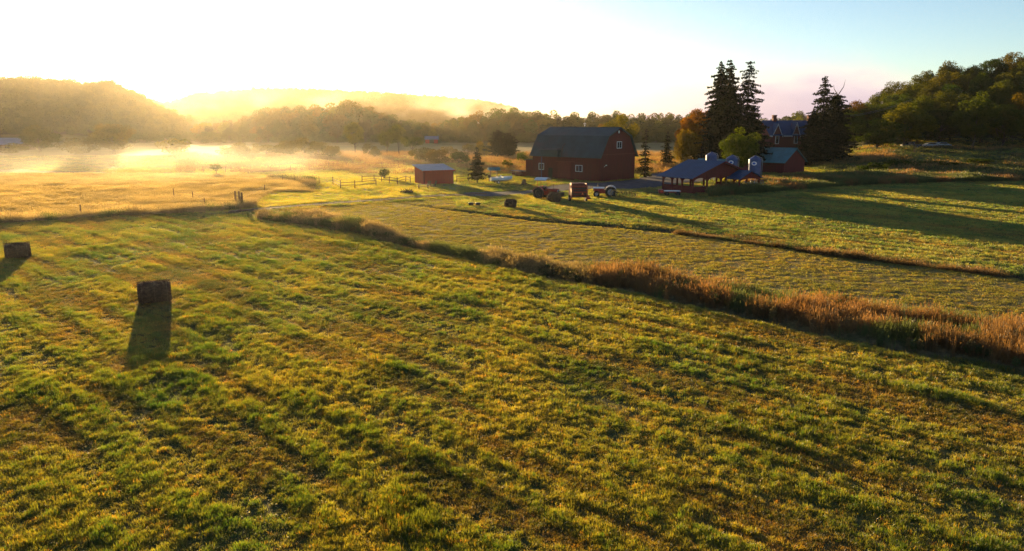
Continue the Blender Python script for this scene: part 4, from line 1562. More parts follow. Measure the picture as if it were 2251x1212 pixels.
def build_house():
    t = thing('brick_house', 'red brick farmhouse with blue roof and pointed white-trimmed gables', 'house', on(66.0, 190.0, -.2), R(8))
    W, D, E, RZ = 14.5, 8.5, 7.6, 11.0
    m = MAT['brick']
    Mx = Matrix(((0, 1, 0, 0), (1, 0, 0, 0), (0, 0, 1, 0), (0, 0, 0, 1)))
    MB().prism([(0, -.5), (D, -.5), (D, E), (D / 2, RZ - .1), (0, E)], 0, W, Mx).build('wall', m, t)
    sl = (RZ - E) / (D / 2)
    for s in (0, 1):
        ye = -0.45 if s == 0 else D + .45
        seamed_slab((-.4, D / 2, RZ), (W + .8, 0, 0), (0, ye - D / 2, -sl * (D / 2 + .45)), .1, 26).build('roof', MAT['roof_blue'], t)
    # pointed wall dormers with white bargeboards
    for xg, w, hz in ((1.8, 2.6, 2.6), (6.9, 2.0, 2.9), (10.9, 2.0, 2.9)):
        MB().prism([(xg - w / 2, E - .6), (xg + w / 2, E - .6), (xg, E + hz - .15)], -.12, D * .3).build('dormer_wall', m, t)
        mb = MB()
        for s in (-1, 1):
            a = Vector((xg + s * (w / 2 + .25), -.3, E - .75)); b = Vector((xg, -.3, E + hz))
            d = (b - a).normalized(); nrm = Vector((-d.z, 0, d.x)) * (.13 * s)
            y = Vector((0, .1, 0))
            mb.add([a, b, b + nrm, a + nrm, a + y, b + y, b + nrm + y, a + nrm + y], [(0, 1, 2, 3), (7, 6, 5, 4), (0, 4, 5, 1), (1, 5, 6, 2), (2, 6, 7, 3), (3, 7, 4, 0)])
            seamed_slab(b, (0, D * .3, 0), a - b, .06, 3).build('dormer_roof', MAT['roof_blue'], t)
        mb.build('bargeboard', MAT['white'], t)
    mb = MB()
    for a, b in ((-.4, .25), (3.35, 5.65), (8.15, 9.65), (12.15, W + .4)):
        mb.box(a, b, -.52, -.44, E - .62, E - .44)
    mb.build('eave_board', MAT['white'], t)
    for x, z, w, h in ((6.9, 5.3, .75, 2.2), (10.9, 5.3, .75, 2.2), (1.8, 5.2, .8, 1.9)):
        window(t, T(x, -.12 if z > 5 else 0, z), w, h, MAT['white'], 0, .1)
    for x in (5.0, 6.2, 7.4):
        window(t, T(x, 0, 1.6), .75, 2.3, MAT['white'], 0, .1)
    window(t, T(10.6, 0, 1.5), .8, 2.0, MAT['white'], 0, .1)
    # chimneys
    for x in (2.9, 12.6):
        mb = MB().box(x - .45, x + .45, D / 2 - .4, D / 2 + .4, RZ - .8, RZ + 1.2)
        mb.box(x - .53, x + .53, D / 2 - .48, D / 2 + .48, RZ + 1.2, RZ + 1.38)
        mb.build('chimney', m, t)
    # lower side wing
    MB().box(W, W + 4, 1.5, 7.5, -.5, 4.6).build('wing_wall', m, t)
    seamed_slab((W, 4.5, 6.4), (4.4, 0, 0), (0, -3.4, -1.9), .1, 8).build('wing_roof', MAT['roof_blue'], t)
    seamed_slab((W, 4.5, 6.4), (4.4, 0, 0), (0, 3.4, -1.9), .1, 8).build('wing_roof', MAT['roof_blue'], t)


build_house()


def far_building(name, label, px, Y, W, D, E, RZ, wall, roof, rz=0.1, cat='barn'):
    g = at_Y(px, Y)
    t = thing(name, label, cat, g, rz)
    Mx = Matrix(((0, 1, 0, 0), (1, 0, 0, 0), (0, 0, 1, 0), (0, 0, 0, 1)))
    MB().prism([(0, -.5), (D, -.5), (D, E), (D / 2, RZ - .1), (0, E)], -W / 2, W / 2, Mx).build('wall', wall, t)
    sl = (RZ - E) / (D / 2)
    for s in (0, 1):
        ye = -0.4 if s == 0 else D + .4
        seamed_slab((-W / 2 - .4, D / 2, RZ), (W + .8, 0, 0), (0, ye - D / 2, -sl * (D / 2 + .4)), .12, 0).build('roof', roof, t)
    MB().box(-1.2, 1.2, -.06, -.004, 0, 2.3).build('door', MAT['dark'], t)


far_building('distant_barn', 'tiny red barn with pale roof at the foot of the valley tree line', 949, 385, 6.5, 5, 2.2, 3.6, MAT['shed_red'], MAT['roof_grey'])
far_building('distant_farm_shed', 'long low farm shed with pale roof at the far left below the hill', 18, 285, 12, 7, 2.4, 4.6, MAT['wood'], MAT['roof_grey'], -.2, 'farm shed')


# ------------------------------------------------------------------ hay bales
def bale(pxc, pyb, label, rz, r=.68, w=1.5, scale=1.0, wrapcol=None):
    g = G(pxc, pyb)
    t = on(g.x, g.y)
    mb = MB()
    rg = random.Random(int(pxc))
    n, m = 40, 9
    vs, fs = [], []
    prof = []
    for i in range(m + 1):
        u = -w / 2 + w * i / m
        rr = r * (1 - .22 * abs(2 * i / m - 1) ** 3.2) * (.93 if i in (3, 6) else 1.0)
        prof.append((rr, u))
    rings = [(0.02, -w / 2 + .03), (r * .35, -w / 2 + .05), (r * .7, -w / 2 + .02)] + prof + [(r * .7, w / 2 - .02), (r * .35, w / 2 - .05), (.02, w / 2 - .03)]
    for j, (rr, u) in enumerate(rings):
        for k in range(n):
            a = 2 * pi * k / n
            q = rr * (1 + rg.uniform(-.018, .018)) * (1 + .02 * sin(a * 3 + j))
            y, z = q * cos(a), q * sin(a)
            z = max(z, -r * .90)                      # flattened where it rests
            z *= .97
            vs.append((u + rg.uniform(-.012, .012), y, z + r * .89))
    for j in range(len(rings) - 1):
        for k in range(n):
            fs.append((j * n + k, j * n + (k + 1) % n, (j + 1) * n + (k + 1) % n, (j + 1) * n + k))
    mb.add(vs, fs)
    root = thing('hay_bale', label, 'hay bale', t, rz, 'round hay bales')
    root.scale = (scale,) * 3
    mb.build('hay_roll', MAT['straw'], root, True)
    # loose stalks that break the outline
    N = 2600
    a = rng.uniform(0, 2 * pi, N)
    u = rng.uniform(-w / 2, w / 2, N)
    P = np.stack([u, r * .99 * np.cos(a), r * .97 * np.sin(a) + r * .89], 1)
    P = P[P[:, 2] > .03]
    nn = np.stack([P[:, 0] * 0, P[:, 1], P[:, 2] - r * .89], 1)
    V = tri_leaf_cloud(P, .035, None, rng, elong=3.6)
    me = arr_mesh('loose_hay', V, np.arange(len(P) * 4).reshape(-1, 4), {'tint': ('POINT', 'FLOAT', rng.random(len(P) * 4))})
    l = link('loose_hay', me, root, MAT['straw'])
    l['kind'] = 'stuff'
    mb = MB()
    for x in (-.5, 0, .5):
        pts = [(x * w * .75, r * 1.005 * cos(2 * pi * k / 24), max(r * .98 * sin(2 * pi * k / 24), -r * .86) + r * .89) for k in range(25)]
        mb.tube(pts, .008, 4, cap=False)
    mb.build('twine', MAT['wood'], root)
    return root


bale(342, 664, 'dark round hay bale casting a long shadow in the near field', R(26), .66, 1.72)
bale(41, 568, 'round hay bale at the far left edge of the near field', R(32), .64, 1.66)
bale(1122, 459, 'small brown round bale alone in the grass before the boat', R(-25), .58, 1.25)
bale(1218, 447, 'round bale beside the front of the red tractor with white canopy', R(-60), .72, 1.5)


# ------------------------------------------------------------------ farm machines
def wheel(parent, x, y, r, w, side, rim_mat, name='wheel', lug=True):
    """axle along local X"""
    e = bpy.data.objects.new(name, None)
    COL.objects.link(e)
    e.parent = parent
    e.location = (x, y, r)
    Mw = Rot('Y', pi / 2)
    prof = [(r * .6, -w / 2), (r * .92, -w / 2), (r, -w * .36), (r, w * .36), (r * .92, w / 2), (r * .6, w / 2), (r * .6, -w / 2)]
    mb = MB().lathe(prof, 28, Mw)
    if lug:
        for k in range(20):
            a = 2 * pi * k / 20
            Mk = Rot('X', a) @ T(0, 0, r) @ Rot('Z', .5 if k % 2 else -.5)
            mb.box(-w * .4, w * .4, -.03, .03, -.01, .035, Mk)
    mb.build('tyre', MAT['tyre'], e)
    s = side
    MB().lathe([(0.0, s * w * .12), (r * .2, s * w * .16), (r * .22, s * w * .05), (r * .5, s * w * .02), (r * .6, s * w * .38), (r * .64, s * w * .4), (r * .6, -s * w * .4), (r * .3, -s * w * .1), (0, -s * w * .1)], 24, Mw).build('rim', rim_mat, e)
    return e


def tractor(name, label, px, py, rz, body, rim, canopy, hood_top, L=3.0):
    """faces local +Y... nose at +Y"""
    g = G(px, py)
    t = thing(name, label, 'tractor', on(g.x, g.y), rz)
    RR, FR = .68, .38
    for s in (-1, 1):
        wheel(t, s * .72, -.85, RR, .36, s, rim)
        wheel(t, s * .62, 1.0, FR, .2, s, rim)
    MB().box(-.24, .24, -1.15, .4, .45, .95, bev=.05).box(-.17, .17, .4, 1.35, .42, .72, bev=.03).build('chassis', body, t)
    mb = MB().prism([(-.3, .74), (.3, .74), (.3, 1.12), (.2, 1.24), (-.2, 1.24), (-.3, 1.12)], .05, 1.42)
    mb.build('hood', body, t)
    MB().box(-.26, .26, 1.421, 1.46, .76, 1.12).build('grille', MAT['iron'], t)
    if hood_top:
        MB().prism([(-.31, 1.1), (.31, 1.1), (.22, 1.27), (-.22, 1.27)], .0, 1.46).build('hood_cover', hood_top, t)
    MB().tube([(-.55, 1.0, .38), (.55, 1.0, .38)], .05, 6).tube([(-.6, -.85, .68), (.6, -.85, .68)], .09, 8).build('axle', MAT['iron'], t)
    for s in (-1, 1):
        mb = MB()
        n = 8
        for i in range(n):
            a0, a1 = R(10 + 140 * i / n), R(10 + 140 * (i + 1) / n)
            q = [Vector((0, -.85 - (RR + .09) * cos(a), RR + (RR + .09) * sin(a))) for a in (a0, a1)]
            x0, x1 = (s * .5, s * .92)
            vs = [(x0, q[0].y, q[0].z), (x1, q[0].y, q[0].z), (x1, q[1].y, q[1].z), (x0, q[1].y, q[1].z)]
            vs += [(v[0], v[1], v[2] + .03) for v in vs]
            mb.add(vs, [(0, 1, 2, 3), (7, 6, 5, 4), (0, 4, 5, 1), (1, 5, 6, 2), (2, 6, 7, 3), (3, 7, 4, 0)])
        mb.build('fender', hood_top or body, t)
    MB().box(-.24, .24, -.95, -.5, .98, 1.06, bev=.03).box(-.24, .24, -1.0, -.92, 1.06, 1.42, bev=.03).build('seat', MAT['black'], t)
    mb = MB().tube([(0, -.02, 1.1), (0, -.2, 1.42)], .025, 6)
    ring = [(.19 * cos(a), -.2 + .19 * sin(a) * .9, 1.43 + .19 * sin(a) * .4) for a in [2 * pi * k / 14 for k in range(15)]]
    mb.tube(ring, .016, 5, cap=False)
    mb.build('steering_wheel', MAT['black'], t)
    MB().tube([(.18, .85, 1.2), (.18, .85, 1.85)], .035, 7).build('exhaust', MAT['iron'], t)
    for s in (-1, 1):
        MB().lathe([(0.0, .05), (.07, .04), (.08, 0)], 12, T(s * .2, 1.44, 1.02) @ Rot('X', -pi / 2)).build('headlight', MAT['white'], t)
    if canopy:
        for s in (-1, 1):
            MB().tube([(s * .5, -1.15, .9), (s * .5, -1.1, 2.28)], .035, 6).build('canopy_post', body, t)
        mb = MB()
        n = 10
        prof = []
        for i in range(n + 1):
            x = -.72 + 1.44 * i / n
            prof.append((x, 2.28 + .26 * (1 - (x / .72) ** 2)))
        prof += [(p[0], p[1] - .06) for p in prof[::-1]]
        MB().prism(prof, -1.45, .15).build('canopy', canopy, t)
        # front loader arms with spear
        for s in (-1, 1):
            MB().tube([(s * .42, -.1, 1.15), (s * .46, 1.1, 1.2), (s * .46, 1.95, .55)], .06, 6).build('loader_arm', body, t)
        MB().box(-.6, .6, 1.93, 2.0, .3, .85).tube([(-.3, 1.95, .5), (-.3, 2.6, .5)], .03, 5).tube([(.3, 1.95, .5), (.3, 2.6, .5)], .03, 5).build('bale_spear', MAT['iron'], t)
        MB().lathe([(0, .14), (.07, .1), (.08, 0)], 10, T(.62, -.35, 1.52)).build('work_light', MAT['orange'], t)
    return t


tractor('red_tractor', 'red tractor with a curved white canopy and a front bale spear', 1203, 437, R(-118), MAT['tractor_red'], MAT['iron'], MAT['tractor_grey'], None).scale = (1.12,) * 3
tractor('vintage_tractor', 'small old pale grey and red tractor without canopy beside the baler', 1328, 433, R(82), MAT['tractor_red'], MAT['rim'], None, MAT['tractor_grey']).scale = (1.05,) * 3


def baler():
    g = G(1273, 446)
    t = thing('round_baler', 'tall red round baler parked with its rear to the field', 'baler', on(g.x, g.y), R(6))
    r = MAT['implement_red']
    # rear chamber, profile in YZ, rear at -Y
    prof = [(-.2, .45), (-.28, 1.3), (-.1, 2.15), (.25, 2.45), (1.0, 2.4), (1.6, 1.9), (1.9, 1.0), (1.5, .5)]
    My = Rot('Z', pi / 2)
    for s in (-1, 1):
        MB().prism([(p[0], p[1]) for p in prof], -.05, .05, T(s * 1.0, 0, 0) @ My).build('side_panel', r, t)
    inner = [(p[0] + .04, p[1]) for p in prof]
    MB().prism([(.0, .6), (-.12, 1.3), (.0, 2.05), (.3, 2.3), (.95, 2.25), (1.5, 1.8), (1.75, 1.0), (1.4, .6)], -.94, .94, My).build('chamber', MAT['trim_red'], t)
    MB().box(-.95, .95, -.30, -.12, 1.95, 2.12, bev=.03).box(-.95, .95, -.33, -.2, 1.2, 1.36, bev=.03).build('cross_beam', r, t)
    MB().box(-1.0, .9, -.05, .5, 2.4, 2.47).build('top_cover', r, t)
    mb = MB()
    for z in (.75, 1.05, 1.5, 1.75):
        mb.tube([(-.93, -.17, z), (.93, -.17, z)], .06, 8)
    mb.build('roller', MAT['iron'], t)
    mb = MB().add([(.22, -.36, 1.0), (.52, -.36, 1.0), (.37, -.36, 1.28), (.22, -.34, 1.0), (.52, -.34, 1.0), (.37, -.34, 1.28)], [(0, 1, 2), (5, 4, 3), (0, 3, 4, 1), (1, 4, 5, 2), (2, 5, 3, 0)])
    mb.build('warning_triangle', MAT['orange'], t)
    for s in (-1, 1):
        MB().lathe([(0, .03), (.06, .02), (.06, 0)], 10, T(s * .85, -.34, 1.6) @ Rot('X', pi / 2)).build('tail_lamp', MAT['lamp_red'], t)
        wheel(t, s * 1.08, .9, .42, .26, s, MAT['tractor_grey'], lug=False)
    MB().box(.9, 1.5, .7, 1.8, .5, .8).prism([(1.05, .3), (1.75, .3), (1.1, 1.0)], .4, 1.5).build('shield', r, t)
    MB().tube([(-.4, 1.8, .5), (0, 3.1, .45), (.4, 1.8, .5)], .06, 6).build('drawbar', MAT['iron'], t)


baler()


def rake():
    g = G(1371, 437)
    t = thing('hay_rake', 'dark hay rake with yellow tine wheels behind the vintage tractor', 'hay rake', on(g.x, g.y), R(-18))
    MB().tube([(-1.5, 0, .75), (1.6, .3, .7)], .06, 6).tube([(0, .1, .72), (-.3, 1.6, .5)], .05, 6).build('frame', MAT['iron'], t)
    for i, x in enumerate((-1.3, -.65, 0, .65, 1.3)):
        e = bpy.data.objects.new('tine_wheel', None)
        COL.objects.link(e)
        e.parent = t
        e.location = (x, -.15, .6)
        e.rotation_euler = (0, 0, .6)
        n = 16
        MB().tube([(.5 * cos(2 * pi * k / n), 0, .5 * sin(2 * pi * k / n)) for k in range(n + 1)], .045, 5, cap=False).build('ring', MAT['yellow'], e)
        mb = MB()
        for k in range(20):
            a = 2 * pi * k / 20
            mb.tube([(.08 * cos(a), 0, .08 * sin(a)), (.48 * cos(a), 0, .48 * sin(a)), (.68 * cos(a + .15), -.03, .68 * sin(a + .15))], .02, 3, cap=False)
        mb.build('tines', MAT['iron'], e)
    for s in (-1.2, 1.5):
        wheel(t, s, .5, .28, .14, 1, MAT['yellow'], lug=False)


rake()


def wagon():
    g = G(1474, 431)
    t = thing('farm_wagon', 'low red trailer wagon with pale load bed and long drawbar before the pavilion', 'trailer', on(g.x, g.y), R(-4))
    MB().box(-1.0, 1.35, -.6, .7, .42, .62, bev=.03).build('bed_frame', MAT['implement_red'], t)
    MB().box(-.95, 1.32, -.58, .68, .625, .68).build('load_bed', MAT['tractor_grey'], t)
    MB().box(-1.7, -1.02, -.55, .6, .3, .85, bev=.08).build('engine_box', MAT['implement_red'], t)
    MB().lathe([(0, .05), (.09, .03), (.1, 0)], 12, T(-1.3, -.56, .6) @ Rot('X', pi / 2)).build('reflector', MAT['lamp_red'], t)
    for x, y in ((-.6, -.62), (.95, -.62), (-.6, .72), (.95, .72)):
        e = wheel(t, x, y, .3, .16, -1 if y < 0 else 1, MAT['iron'], lug=False)
        e.rotation_euler = (0, 0, pi / 2)
    MB().tube([(-1.7, 0, .45), (-3.2, .1, .45), (-3.9, .1, .5)], .05, 6).tube([(-2.7, .08, .45), (-2.7, .08, .0)], .03, 5).build('drawbar', MAT['iron'], t)


wagon()


def white_gate():
    g = G(1534, 425)
    t = thing('white_bench', 'white slatted bench with raised arm in front of the pavilion', 'bench', on(g.x, g.y), R(14))
    for z in (.35, .62):
        MB().box(-.9, .9, -.03, .03, z, z + .13).build('slat', MAT['white'], t)
    MB().box(-.9, .9, .05, .45, .38, .43).build('seat', MAT['white'], t)
    for s in (-.85, .85):
        MB().box(s - .05, s + .05, -.06, .04, 0, .95 if s > 0 else .75).build('leg', MAT['white'], t)
        MB().box(s - .05, s + .05, .4, .48, 0, .6).build('leg', MAT['white'], t)
    MB().box(.5, .95, -.065, -.035, .76, .84, T(0, 0, 0)).build('arm', MAT['white'], t)


white_gate()


def blue_implement():
    g = at_Y(1656, 113)
    t = thing('blue_implement', 'blue farm implement with spoked wheels beside the right feed bin', 'implement', g, R(15))
    MB().box(-1.0, 1.0, -.3, .4, .75, 1.0, bev=.04).tube([(-1.0, 0, .9), (-1.7, 0, 1.3)], .06, 6).build('frame', MAT['blue'], t)
    for x in (-.75, .1, 1.0):
        e = bpy.data.objects.new('spoked_wheel', None)
        COL.objects.link(e)
        e.parent = t
        e.location = (x, -.4, .62 + .35)
        n = 18
        MB().tube([(.45 * cos(2 * pi * k / n), 0, .45 * sin(2 * pi * k / n)) for k in range(n + 1)], .04, 5, cap=False).build('ring', MAT['roof_blue'], e)
        mb = MB()
        for k in range(6):
            a = pi * k / 3
            mb.tube([(0, 0, 0), (.44 * cos(a), 0, .44 * sin(a))], .022, 4, cap=False)
        mb.build('spoke', MAT['blue'], e)
    for x in (-.9, .9):
        MB().box(x - .05, x + .05, -.1, .1, 0, .75).build('stand', MAT['blue'], t)
    for x, h in ((-.5, 2.2), (.2, 2.5), (.9, 2.0)):
        MB().tube([(x, .1, 1.0), (x + .08, .1, h)], .035, 5).build('upright', MAT['white'], t)


blue_implement()


def boat():
    g = G(1099, 404)
    p = on(g.x, g.y)
    rz = R(18)
    tr = thing('boat_trailer', 'low dark trailer carrying the white motor boat', 'trailer', p, rz)
    MB().tube([(-1.5, -.55, .38), (1.2, -.5, .38), (2.5, 0, .4)], .04, 6).tube([(-1.5, .55, .38), (1.2, .5, .38), (2.5, 0, .4)], .04, 6).build('frame', MAT['iron'], tr)
    for s in (-1, 1):
        e = wheel(tr, -.5, s * .8, .28, .16, s, MAT['tractor_grey'], lug=False)
        e.rotation_euler = (0, 0, pi / 2)
    t = thing('motor_boat', 'white motor boat with a black outboard, parked beside the spruce', 'boat', (p.x, p.y, p.z), rz)
    # hull from sections along +X (bow)
    secs = []
    n = 12
    for i in range(n + 1):
        s = i / n
        x = -1.7 + 3.9 * s
        b = .85 * (1 - max(0, (s - .45) / .55) ** 2.2) + .02
        ke = .42 + .28 * max(0, (s - .6) / .4) ** 2
        gz = .98 + .22 * s ** 2
        ch = ke + .18
        secs.append([(x, -b, gz), (x, -b * .86, ch), (x, 0, ke), (x, b * .86, ch), (x, b, gz)])
    vs = [v for s in secs for v in s]
    fs = []
    for i in range(n):
        for k in range(4):
            fs.append((i * 5 + k, i * 5 + k + 1, (i + 1) * 5 + k + 1, (i + 1) * 5 + k))
    fs.append((0, 1, 2, 3, 4))
    MB().add(vs, fs).build('hull', MAT['boat'], t)
    dv = [(s[0][0], s[0][1] * .97, s[0][2] - .02) for s in secs] + [(s[4][0], s[4][1] * .97, s[4][2] - .02) for s in secs]
    MB().add(dv, [(i, i + 1, n + 2 + i, n + 1 + i) for i in range(n // 2, n)] ).build('foredeck', MAT['boat'], t)
    MB().add([(v[0], v[1] * .93, .8) for v in dv], [(i, i + 1, n + 2 + i, n + 1 + i) for i in range(0, n // 2)]).build('floor', MAT['galv'], t)
    MB().tube([s[0] for s in secs] + [s[4] for s in secs[::-1]], .035, 5).build('gunwale', MAT['white'], t)
    mb = MB()
    mb.add([(.35, -.6, 1.0), (.35, .6, 1.0), (.1, .5, 1.38), (.1, -.5, 1.38), (.38, -.6, 1.0), (.38, .6, 1.0), (.13, .5, 1.38), (.13, -.5, 1.38)], [(0, 1, 2, 3), (7, 6, 5, 4), (0, 4, 5, 1), (1, 5, 6, 2), (2, 6, 7, 3), (3, 7, 4, 0)])
    mb.build('windscreen', MAT['boat'], t)
    for y in (-.35, .35):
        MB().box(-.6, -.2, y - .2, y + .2, .82, 1.12, bev=.04).build('seat', MAT['white'], t)
    MB().box(-2.1, -1.72, -.17, .17, 1.0, 1.5, bev=.07).box(-1.98, -1.84, -.07, .07, .35, 1.0).build('outboard', MAT['black'], t)


boat()


def well_roof():
    g = at_Y(1085, 131)
    t = thing('roofed_stand', 'small stand with a teal gabled roof on two posts behind the boat', 'shelter', g, R(14))
    for x in (-.55, .65):
        MB().box(x - .07, x + .07, -.07, .07, -.2, 1.85).build('post', MAT['wood'], t)
    for s in (-1, 1):
        seamed_slab((-1.0, 0, 2.35), (2.1, 0, 0), (0, s * .85, -.5), .05, 5).build('roof', MAT['roof_teal'], t)
    MB().box(-.62, .72, -.3, .3, .6, .66).build('shelf', MAT['wood'], t)


well_roof()


def yard_clutter():
    # picnic table
    g = G(931, 417)
    t = thing('picnic_table', 'wooden picnic table on the grass before the red shed', 'table', on(g.x, g.y), R(12))
    for i in range(4):
        MB().box(-.95, .95, -.36 + i * .185, -.2 + i * .185, .72, .76).build('table_board', MAT['wood'], t)
    for y in (-.75, .7):
        MB().box(-.95, .95, y - .13, y + .13, .42, .46).build('bench_board', MAT['wood'], t)
    for x in (-.7, .7):
        MB().box(x - .04, x + .04, -.8, .8, .34, .42).tube([(x, -.7, 0), (x, -.25, .72)], .045, 4).tube([(x, .7, 0), (x, .25, .72)], .045, 4).build('leg', MAT['wood'], t)
    # garden chairs
    for i, (px, lab) in enumerate(((943, 'wooden garden chair nearer the picnic table'), (953, 'wooden garden chair farther right, below the red shed wall'))):
        g = G(px, 413)
        c = thing('garden_chair', lab, 'chair', on(g.x, g.y), R(200 + 50 * i), 'garden chairs by the red shed')
        MB().box(-.28, .28, -.28, .28, .36, .40).build('seat', MAT['wood'], c)
        for k in range(4):
            MB().box(-.27 + k * .145, -.16 + k * .145, 0, .03, 0, .75, T(0, .26, .38) @ Rot('X', -.3)).build('back_slat', MAT['wood'], c)
        for x in (-.26, .26):
            for y in (-.24, .24):
                MB().box(x - .03, x + .03, y - .03, y + .03, 0, .36).build('leg', MAT['wood'], c)
            MB().box(x - .06, x + .06, -.3, .3, .58, .61).build('arm', MAT['wood'], c)
    # raised bed / brush pile
    g = G(894, 426)
    t = thing('brush_pile', 'low dark pile of brush and boards left of the picnic table', 'brush pile', on(g.x, g.y), R(8))
    rr = random.Random(5)
    MB().box(-.95, .95, -.3, .3, .0, .3, bev=.05).build('board_box', MAT['bark'], t)
    mb = MB()
    for i in range(70):
        a = rr.uniform(-.9, .9); b = rr.uniform(-.3, .3)
        mb.tube([(a, b, .2), (a + rr.uniform(-.5, .5), b + rr.uniform(-.2, .2), .3 + rr.random() * .45 * (1.2 - abs(a)))], .02, 4, cap=False)
    o = mb.build('branches', MAT['bark'], t)
    o['kind'] = 'stuff'
    # stump mound
    g = G(1152, 407)
    t = thing('tree_stump', 'dark conical stump in the grass right of the boat', 'stump', on(g.x, g.y), 0)
    mb = MB()
    pr = [(.62, -.1), (.5, .15), (.38, .45), (.3, .8), (.22, .95), (0.0, 1.0)]
    mb.lathe(pr, 14)
    mb.v = [(x * (1 + rr.uniform(-.12, .12)), y * (1 + rr.uniform(-.12, .12)), z) for x, y, z in mb.v]
    mb.build('stump_wood', MAT['bark'], t)
    for a in (0.4, 2.2, 4.0, 5.3):
        MB().tube([(.3 * cos(a), .3 * sin(a), .3), (.8 * cos(a), .8 * sin(a), .06), (1.1 * cos(a), 1.1 * sin(a), -.05)], [.13, .08, .03], 6).build('root', MAT['bark'], t)
    # spike harrow
    g = G(1043, 455)
    t = thing('drag_harrow', 'small dark harrow left on the grass left of the lone bale', 'harrow', on(g.x, g.y), R(4))
    for s in (-.42, .42):
        MB().box(s - .3, s + .3, -.25, .25, .12, .42, bev=.06).build('weight_box', MAT['iron'], t)
    MB().tube([(-.8, 0, .3), (.8, 0, .3)], .04, 6).build('bar', MAT['iron'], t)
    # planks lying on the grass
    for i, (px, py, a, w) in enumerate(((948, 424, 24, 2.4), (958, 427, -6, 3.0), (966, 421, 12, 2.2))):
        g = G(px, py)
        o = MB().box(-w / 2, w / 2, -.09, .09, .04, .11).build('loose_plank', MAT['wood'], None)
        o.location = on(g.x, g.y); o.rotation_euler = (0, 0, R(a))
        tag(o, ['short plank lying at an angle nearest the picnic table', 'longest plank lying in the grass near the track', 'short plank lying below the red shed corner'][i], 'plank', 'planks lying by the red shed')
    # barrels at the barn foot
    for i, px in enumerate((1258, 1264)):
        g = G(px, 391)
        o = MB().lathe([(0, 0), (.2, 0), (.22, .3), (.2, .6), (0, .6)], 14).build('pail', MAT['tractor_grey'], None, True)
        g = g + Vector((-.2, -.9, 0))
        o.location = on(g.x, g.y)
        tag(o, ['left pale pail standing at the foot of the barn wall', 'right pale pail standing at the foot of the barn wall'][i], 'pail', 'pails at the barn wall')


yard_clutter()


def car(name, label, px, Y, rz, mat, L=4.5, pickup=False):
    g = at_Y(px, Y)
    t = thing(name, label, 'pickup' if pickup else 'car', g, rz)
    if pickup:
        prof = [(-2.6, .45), (2.6, .45), (2.6, .95), (1.2, 1.05), (.7, 1.7), (-.6, 1.75), (-.75, 1.05), (-2.6, 1.05)]
        win = [(1.0, 1.1), (.62, 1.6), (-.5, 1.65), (-.6, 1.1)]
    else:
        prof = [(-2.2, .4), (2.2, .4), (2.25, .75), (1.3, .95), (.6, 1.42), (-1.1, 1.45), (-1.9, .98), (-2.25, .9)]
        win = [(1.15, .98), (.55, 1.36), (-1.05, 1.39), (-1.7, 1.0)]
    MB().prism(prof, -.88, .88).build('body', mat, t)
    for y in (-.9, .88):
        MB().prism(win, y, y + .02).build('window', MAT['glass'], t)
    for x in (-1.4, 1.4):
        for s in (-1, 1):
            e = wheel(t, x, s * .82, .33, .2, s, MAT['tractor_grey'], lug=False)
            e.rotation_euler = (0, 0, pi / 2)
    for s in (-.65, .65):
        x = prof[2][0]
        MB().box(x - .03, x + .02, s - .15, s + .15, .68, .8).build('headlight', MAT['white'], t)


car('parked_car', 'dark pickup parked under the trees at the slope foot', 2000, 212, R(170), MAT['car_dark'], pickup=True)
car('parked_car', 'pale car parked right of the dark pickup by the trees', 2040, 214, R(178), MAT['car_white'])
car('parked_car', 'second pale car parked farthest right at the slope foot', 2068, 216, R(5), MAT['car_white'])


# ------------------------------------------------------------------ fences and posts
def rail_fence(label, pts, h=1.15, rails=(.55, 1.0), r=.085, gate=None, wire=False, name='rail_fence'):
    """posts stand at the given photograph ground pixels"""
    P = []
    for a in pts:
        g = G(a[0], a[1]) if len(a) == 2 else a[2]
        P.append(on(g.x, g.y))
    t = thing(name, label, 'fence', P[0])
    o0 = P[0]
    rr = random.Random(int(pts[0][0]))
    for i, p in enumerate(P):
        q = p - o0
        hh = h * rr.uniform(.92, 1.12)
        MB().tube([q + Vector((0, 0, -.3)), q + Vector((rr.uniform(-.05, .05), rr.uniform(-.05, .05), hh))], [r, r * .85], 7).build('post', MAT['wood'], t)
    for i in range(len(P) - 1):
        a, b = P[i] - o0, P[i + 1] - o0
        for z in rails:
            n = 'wire' if wire else 'rail'
            MB().tube([a + Vector((0, 0, z + rr.uniform(-.04, .04))), b + Vector((0, 0, z + rr.uniform(-.04, .04)))], .012 if wire else .05, 4 if wire else 6).build(n, MAT['iron'] if wire else MAT['wood'], t)
    return t


rail_fence('post and rail fence running left from the red shed past the round-headed tree', [(902, 403.5), (892, 400.5), (874, 406), (856, 403.5), (839, 401.5), (823, 400), (796, 402.5)])
rail_fence('lower post and rail fence with a gate bar left of the red shed', [(827, 411), (780, 416), (749, 417), (732, 407)], 1.25)
rail_fence('short rail fence between the red shed and the small spruce', [(1004, 400.5), (1030, 400)], 1.15)
rail_fence('rail fence meeting the left end of the barn', [(1066, 397), (1133, 391), (1152, 388)], 1.1)
rail_fence('far wire fence crossing the back of the paddock', [(876, 367.5), (840, 368), (803, 369.5), (761.5, 370.5), (723, 372), (680, 373), (639, 376), (596, 378), (552, 377), (508, 379), (496, 379), (447, 378)], 1.3, (.45, .8, 1.15), .07, wire=True, name='wire_fence')
rail_fence('middle wire fence beside the brown brush', [(732, 407), (702, 404.5), (675, 402.6), (648, 402), (622, 400)], 1.15, (.4, .75, 1.05), .06, wire=True, name='wire_fence')
rail_fence('wire fence along the track in the misty left meadow', [(582, 424), (529, 457), (450, 456), (425, 440), (383, 436)], 1.15, (.4, .8, 1.1), .07, wire=True, name='wire_fence')
